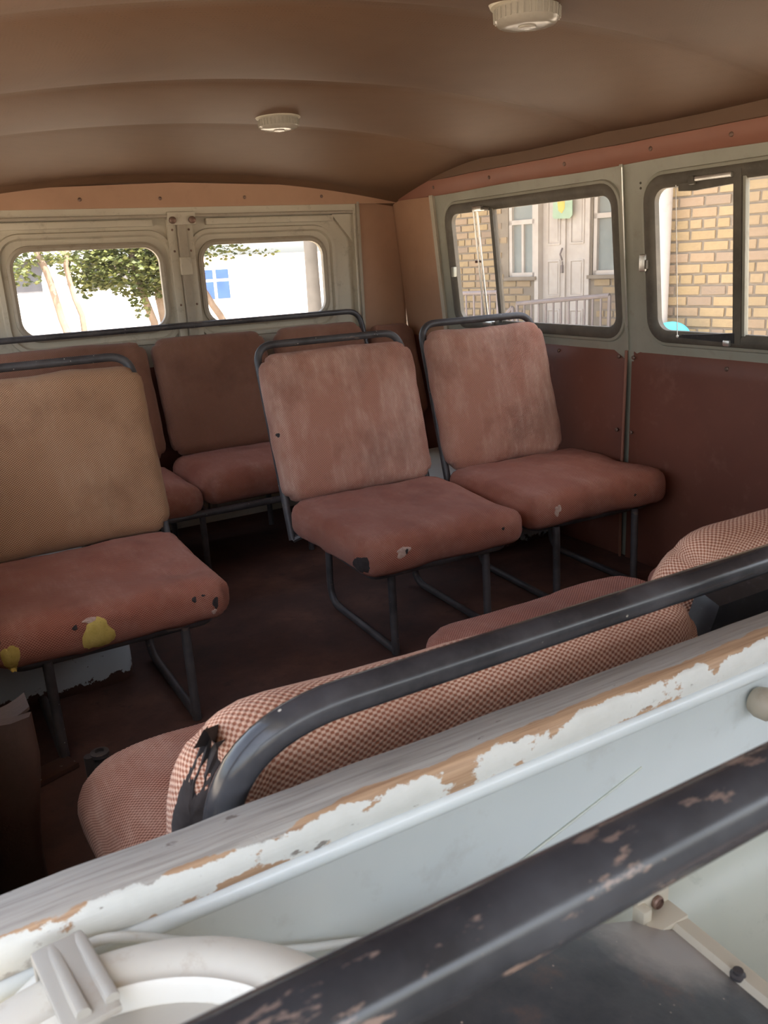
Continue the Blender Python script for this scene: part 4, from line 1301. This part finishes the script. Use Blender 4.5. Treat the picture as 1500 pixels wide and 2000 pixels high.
# porch floor, roof and eaves
mb = MB(); mb.prism([(-4.4, GZ), (1.6, GZ), (1.6, -0.28), (-4.4, -0.28)], FW, -0.1, 1.55)
hobj('porch_floor', mb, 'mortar', sm=False)
mb = MB(); mb.prism([(-4.6, 2.75), (1.4, 2.75), (1.4, 2.95), (-4.6, 2.95)], FW, -0.5, 1.9)
hobj('porch_roof', mb, 'roof_grey', sm=False)
mb = MB(); mb.prism([(-6.4, 2.9), (1.2, 2.9), (1.2, 3.05), (-6.4, 3.05)], NW, -3.0, 1.1)
hobj('eaves', mb, 'roof_grey', sm=False)
mb = MB(); c = Vector(NW(0.398, 0, 0.15)); mb.lathe([(0.115, GZ), (0.115, GZ + .12), (0.092, GZ + .16), (0.088, 2.8), (0.11, 2.82), (0.11, 2.9)], (c.x, c.y, 0), 24)
hobj('column', mb, 'column_paint', label='white round porch column')
# windows beside the door
for (s0, s1) in ((-1.30, -0.845), (-2.91, -2.235)):
    f = MB()
    z0, z1 = 0.575, 1.98
    for (a, b, c_, d_) in ((s0, s0 + 0.05, z0, z1), (s1 - 0.05, s1, z0, z1), (s0, s1, z0, z0 + 0.055), (s0, s1, z1 - 0.05, z1), (s0, s1, 1.265, 1.325)):
        f.prism([(a, c_), (b, c_), (b, d_), (a, d_)], FW, -0.10, -0.02)
    wf = hobj('window', f, 'door_white', sm=False)
    m_ = (s0 + s1) / 2
    x = MB(); x.prism([(m_ - 0.018, z0 + 0.05), (m_ + 0.018, z0 + 0.05), (m_ + 0.018, 1.27), (m_ - 0.018, 1.27)], FW, -0.09, -0.03)
    hobj('mullion', x, 'door_white', wf, sm=False)
    for (a, b, c_, d_) in ((s0 + .05, m_ - .018, z0 + .055, 1.265), (m_ + .018, s1 - .05, z0 + .055, 1.265), (s0 + .05, s1 - .05, 1.325, z1 - .05)):
        x = MB(); x.prism([(a, c_), (b, c_), (b, d_), (a, d_)], FW, -0.075, -0.068)
        hobj('pane', x, 'house_glass', wf, sm=False)
    x = MB(); x.prism([(s0 - 0.05, 0.53), (s1 + 0.05, 0.53), (s1 + 0.05, 0.575), (s0 - 0.05, 0.575)], FW, -0.10, 0.05)
    hobj('sill', x, 'mortar', wf, sm=False)
# double door
dfm = MB()
for (a, b, c_, d_) in ((-1.38, -1.315, -0.25, 2.3), (-2.20, -2.135, -0.25, 2.3), (-2.20, -1.315, 2.22, 2.3)):
    dfm.prism([(a, c_), (b, c_), (b, d_), (a, d_)], FW, -0.14, 0.02)
hobj('door_frame', dfm, 'door_white', sm=False)
for (s0, s1) in ((-1.752, -1.385), (-2.130, -1.757)):
    x = MB(); x.prism([(s0, -0.25), (s1, -0.25), (s1, 2.22), (s0, 2.22)], FW, -0.12, -0.08)
    lf = hobj('door', x, 'door_white', sm=False)
    for (z0, z1) in ((0.97, 2.12), (0.30, 0.78), (-0.18, 0.14)):
        x = MB()
        ring_strip(x, (s0 + 0.075, s1 - 0.075, z0, z1), 0.02, [(0, -0.08), (0.0, -0.066), (0.022, -0.062), (0.030, -0.079)], FW)
        hobj('door_panel', x, 'door_white', lf)
        x = MB(); x.prism([(s0 + 0.115, z0 + 0.045), (s1 - 0.115, z0 + 0.045), (s1 - 0.115, z1 - 0.045), (s0 + 0.115, z1 - 0.045)], FW, -0.08, -0.070)
        hobj('door_panel', x, 'door_white', lf, sm=False)
x = MB(); x.prism([(-1.772, -0.25), (-1.740, -0.25), (-1.740, 2.22), (-1.772, 2.22)], FW, -0.08, -0.05)
hobj('meeting_strip', x, 'door_white', sm=False)
x = MB(); x.tube([FW(-1.73, 0.93, -0.045), FW(-1.715, 0.85, -0.02), FW(-1.73, 0.77, -0.045)], 0.012, 8)
x.box(FW(-1.735, 0.66, -0.04), (0.03, 0.03, 0.10))
x.tube([FW(-1.735, 0.76, -0.04), FW(-1.735, 0.62, -0.04)], 0.009, 6)
hobj('door_handle', x, 'rail_paint')
# card on the door
po = empty('door_card', FW(-1.765, 1.29, -0.04)); tag(po, 'pale green card with a yellow shape hung on the white door', 'card')
def PW(s, z, d):
    p = Vector(FW(s, z, d)); return tuple(p - Vector(FW(-1.765, 1.29, -0.04)))
x = MB(); x.prism([(-1.605, 1.33), (-1.63, 1.30), (-1.88, 1.29), (-1.92, 1.33), (-1.915, 1.66), (-1.62, 1.66)], PW, -0.004, 0.004)
obj('card', x, 'poster_green', po, sm=False)
x = MB(); x.prism([(-1.685, 1.50), (-1.70, 1.40), (-1.755, 1.36), (-1.80, 1.42), (-1.80, 1.56), (-1.765, 1.65), (-1.72, 1.65)], PW, 0.004, 0.008)
obj('yellow_shape', x, 'poster_yellow', po, sm=False)
# porch railings
def railing(fn, s0, s1, z0, z1, zb0, zb1, d, label, n, name='porch_railing'):
    r = empty(name, fn((s0 + s1) / 2, GZ, d)); tag(r, label, 'railing', 'porch railings')
    off = Vector(r.location)
    x = MB(); x.tube([Vector(fn(s0, z0, d)) - off, Vector(fn(s1, z1, d)) - off], 0.026, 8)
    obj('handrail', x, 'rail_paint', r)
    x = MB(); x.tube([Vector(fn(s0, zb0, d)) - off, Vector(fn(s1, zb1, d)) - off], 0.016, 6)
    obj('bottom_rail', x, 'rail_paint', r)
    for k in range(n + 1):
        t = k / n
        s = s0 + (s1 - s0) * t
        last = k in (0, n)
        zt = z0 + (z1 - z0) * t; zb = zb0 + (zb1 - zb0) * t
        x = MB(); x.tube([Vector(fn(s, (zb if not last else -0.275), d)) - off, Vector(fn(s, zt, d)) - off], 0.022 if last else 0.013, 6)
        obj('post' if last else 'baluster', x, 'rail_paint', r)
    return r
# these stand about a metre and a half in front of the porch wall
DR = 1.45
def toF(s):            # wall coordinate seen through the same spot, moved forward along the view
    return s
railing(FW, -1.89, 0.60, 0.455, 0.41, -0.10, -0.10, DR, 'dark porch railing left of the brick house door', 19)
railing(FW, -2.19, -3.47, 0.32, 0.41, -0.12, -0.05, DR, 'dark railing crossing below the white double door', 12)
railing(FW, -2.12, -1.95, 0.28, 0.13, -0.14, -0.24, DR, 'short sloping stair rail beside the porch', 2)
# turquoise basin leaning by the column
ba_ = empty('turquoise_basin', NW(0.17, 0.02, 0.34)); tag(ba_, 'turquoise plastic basin propped up at the foot of the column', 'basin')
q = Matrix.Rotation(rotz - PI / 2 + 0.2, 3, 'Z') @ Matrix.Rotation(math.radians(-62), 3, 'Y')
x = MB(); x.lathe([(0.10, -0.10), (0.15, -0.08), (0.20, 0.0), (0.215, 0.005), (0.22, 0.0), (0.215, -0.008), (0.165, -0.09), (0.10, -0.115)], (0, 0, 0), 32, q, False, False)
x.lathe([(0.002, -0.095), (0.11, -0.10)], (0, 0, 0), 32, q, False, False)
obj('bowl', x, 'teal', ba_)
x = MB(); x.tube([q @ Vector((0.21 * math.cos(a), 0.21 * math.sin(a), 0.006 + 0.05 * math.sin((a - 0.4) / 1.4 * PI))) for a in [0.4 + 1.4 * k / 12 for k in range(13)]], 0.007, 8)
obj('handle', x, 'teal', ba_)
x = MB(); px = NW(0.17, 0, 0.36); x.box((px[0], px[1], (GZ - 0.21) / 2 + 0.0), (0.5, 0.5, abs(GZ) - 0.21), Matrix.Rotation(rotz, 3, 'Z'), bev=0.02)
hobj('plinth', x, 'mortar')

# ---- yard behind the van
def BY(y0):
    return lambda u, v, d: (u, y0 - d, v)
yb = BY(16.0)
bld = empty('white_building', (7.5, 16.2, GZ)); tag(bld, 'sunlit white plastered building behind the rear doors with a blue window', 'building')
def yobj(name, mb, mat, root, parent=None, **kw):
    o = obj(name, mb, mat, None, **kw)
    if parent is None:
        o.parent = root; o.matrix_parent_inverse = Matrix.Translation(-Vector(root.location))
    else:
        o.parent = parent
    return o
x = MB(); x.prism([(4.4, GZ), (13.0, GZ), (13.0, 1.02), (4.4, 1.02)], yb, 0, -3.5)
yobj('wall', x, 'plaster', bld, sm=False)
x = MB(); x.prism([(4.3, 1.02), (13.1, 1.02), (13.1, 1.12), (4.3, 1.12)], yb, 0.06, -3.6)
yobj('cornice', x, 'brick_red', bld, sm=False)
for (u0, u1) in ((5.12, 5.78), (9.2, 9.9)):
    x = MB(); x.prism([(u0, 0.30), (u1, 0.30), (u1, 0.92), (u0, 0.92)], yb, 0.0, 0.03)
    wf = yobj('window', x, 'plaster', bld, sm=False)
    for (a, b, c_, d_) in ((u0 + .05, (u0 + u1) / 2 - .03, .34, .66), ((u0 + u1) / 2 + .03, u1 - .05, .34, .66), (u0 + .05, (u0 + u1) / 2 - .03, .71, .88), ((u0 + u1) / 2 + .03, u1 - .05, .71, .88)):
        x = MB(); x.prism([(a, c_), (b, c_), (b, d_), (a, d_)], yb, 0.03, 0.045)
        yobj('pane', x, 'blue_frame', bld, wf, sm=False)
yc = BY(17.0)
shed = empty('dark_shed', (2.4, 17, GZ)); tag(shed, 'dark shed with a grey roof beyond the tree, at far left', 'shed')
x = MB(); x.prism([(0.2, GZ), (3.55, GZ), (3.55, 1.22), (0.2, 1.22)], yc, 0, -3)
yobj('wall', x, 'roof_dark', shed, sm=False)
x = MB(); x.prism([(0.0, 1.20), (3.75, 1.20), (3.6, 1.62), (0.0, 1.62)], yc, 0.25, -3.2)
yobj('roof', x, 'roof_grey', shed, sm=False)
yd = BY(15.4)
x = MB(); x.prism([(-1.0, GZ), (4.4, GZ), (4.4, 0.66), (3.0, 0.66), (2.98, 0.85)] + [(2.64 + 0.34 * math.cos(a), 0.83 + 0.34 * math.sin(a)) for a in [PI * k / 12 for k in range(13)]] + [(2.30, 0.66), (-1.0, 0.66)], yd, 0, -0.25)
tag(obj('yard_wall', x, 'plaster', sm=False), 'low white yard wall with a rounded arch, seen through the left rear window', 'wall')
x = MB(); x.lathe([(0.12, GZ), (0.10, 1.0), (0.085, 4.5)], (5.64, 12.0, 0), 14)
tag(obj('utility_pole', x, 'pole'), 'grey concrete pole behind the right rear door window', 'pole')
# trees
M['bark'] = paint('pale_bark', (0.20, 0.14, 0.10), (0.28, 0.21, 0.155), 0.9, 7, (0.16, 0.11, 0.08), 0.5, 0.5)
def leaf_mat():
    m, nd, lk, b = new_mat('yellow_green_leaves')
    ge = N(nd, 'ShaderNodeNewGeometry')
    c = ramp(nd, lk, ge.outputs['Random Per Island'], [(0.0, (0.040, 0.052, 0.012)), (0.5, (0.080, 0.098, 0.022)), (1.0, (0.16, 0.17, 0.045))])
    lk.new(c, b.inputs['Base Color']); sock(b, 'Roughness', 0.55)
    tr = N(nd, 'ShaderNodeBsdfTranslucent'); lk.new(c, tr.inputs[0])
    mx = N(nd, 'ShaderNodeMixShader'); sock(mx, 0, 0.25)
    lk.new(b.outputs[0], mx.inputs[1]); lk.new(tr.outputs[0], mx.inputs[2])
    lk.new(mx.outputs[0], nd['Material Output'].inputs['Surface'])
    return m
M['leaf'] = leaf_mat()
def tree(label, base, trunks, clusters, seed, n=1500, leaf=0.055):
    rnd = random.Random(seed)
    root = empty('tree', base); tag(root, label, 'tree')
    for pts, r0, r1 in trunks:
        x = MB()
        k = len(pts)
        pp = []
        for i in range(k - 1):
            a, b = Vector(pts[i]), Vector(pts[i + 1])
            for j in range(4):
                t = j / 4
                pp.append(a.lerp(b, t) + Vector((rnd.uniform(-.02, .02), rnd.uniform(-.02, .02), 0)))
        pp.append(Vector(pts[-1]))
        m_ = len(pp)
        x.tube(pp, [r0 + (r1 - r0) * i / (m_ - 1) for i in range(m_)], 9)
        o = obj('trunk', x, 'bark', root); o.location = -Vector(base)
    x = MB()
    tot = sum(c[3] * c[4] * c[5] for c in clusters)
    for (cx, cy, cz, rx, ry, rz) in clusters:
        for _ in range(max(20, int(n * rx * ry * rz / tot))):
            while True:
                v = Vector((rnd.uniform(-1, 1), rnd.uniform(-1, 1), rnd.uniform(-1, 1)))
                if v.length < 1: break
            p = Vector((cx + v.x * rx, cy + v.y * ry, cz + v.z * rz))
            q = Matrix.Rotation(rnd.uniform(0, 6.28), 3, 'Z') @ Matrix.Rotation(rnd.uniform(-1.3, 1.3), 3, 'X')
            s = leaf * rnd.uniform(0.7, 1.3)
            x.add([p + q @ Vector(w) * s for w in ((-0.5, 0, 0), (0, -0.4, 0.08), (0.6, 0, -0.05), (0, 0.4, 0.08))], [(0, 1, 2, 3)])
    me = bpy.data.meshes.new('foliage'); me.from_pydata(x.v, [], x.f); me.update()
    o = obj('foliage', me, 'leaf', root, sm=False); o.location = -Vector(base); o['kind'] = 'stuff'
    return root
ty = 9.0
tree('leafy tree with twin pale trunks behind the left rear window', (2.36, ty, GZ),
     [([(2.40, ty, GZ), (2.37, ty, 0.30), (2.28, ty, 0.70), (2.20, ty, 1.2), (2.0, ty, 2.0)], 0.045, 0.03),
      ([(2.45, ty + .1, GZ), (2.50, ty + .1, 0.30), (2.48, ty + .1, 0.75), (2.62, ty, 1.3), (2.9, ty, 2.1)], 0.055, 0.03)],
     [(2.22, ty - .1, 1.00, 0.50, 0.5, 0.34), (1.82, ty, 1.00, 0.34, 0.4, 0.26), (2.5, ty, 0.92, 0.30, 0.4, 0.30), (2.20, ty - .2, 0.62, 0.10, 0.2, 0.20), (2.55, ty, 1.7, 0.75, 0.8, 0.50), (2.62, ty, .62, .07, .1, .14), (1.72, ty, .80, .10, .2, .12)], 3, 14000, 0.050)
tree('branchy tree reaching across the right rear window', (3.02, ty + 1.4, GZ),
     [([(3.75, ty + 1.4, GZ), (3.62, ty + 1.4, 0.20), (3.35, ty + 1.4, 0.75), (3.3, ty + 1.4, 1.3), (3.4, ty + 1.4, 2.4)], 0.05, 0.03)],
     [(3.55, ty + 1.4, 1.12, 0.45, 0.4, 0.13), (3.30, ty + 1.4, 0.95, 0.16, 0.3, 0.18), (4.2, ty + 1.4, 1.07, 0.25, 0.2, 0.045), (3.6, ty + 1.4, 1.8, 1.1, .8, .55)], 5, 5200, 0.060)
tree('slim leaning tree with pale bark at the far left of the rear window', (1.45, ty - .5, GZ),
     [([(1.45, ty - .5, GZ), (1.42, ty - .5, 0.30), (1.36, ty - .5, 0.75), (1.25, ty - .5, 1.2), (1.2, ty - .5, 2.2)], 0.040, 0.025),
      ([(1.60, ty - .5, GZ), (1.56, ty - .5, 0.40), (1.50, ty - .5, 1.0), (1.62, ty - .5, 2.0)], 0.032, 0.02)],
     [(1.10, ty - .5, 0.98, 0.18, 0.3, 0.16), (1.32, ty - .5, 1.10, 0.22, 0.3, 0.10), (1.2, ty - .5, 1.9, .4, .4, .4)], 8, 1800, 0.050)
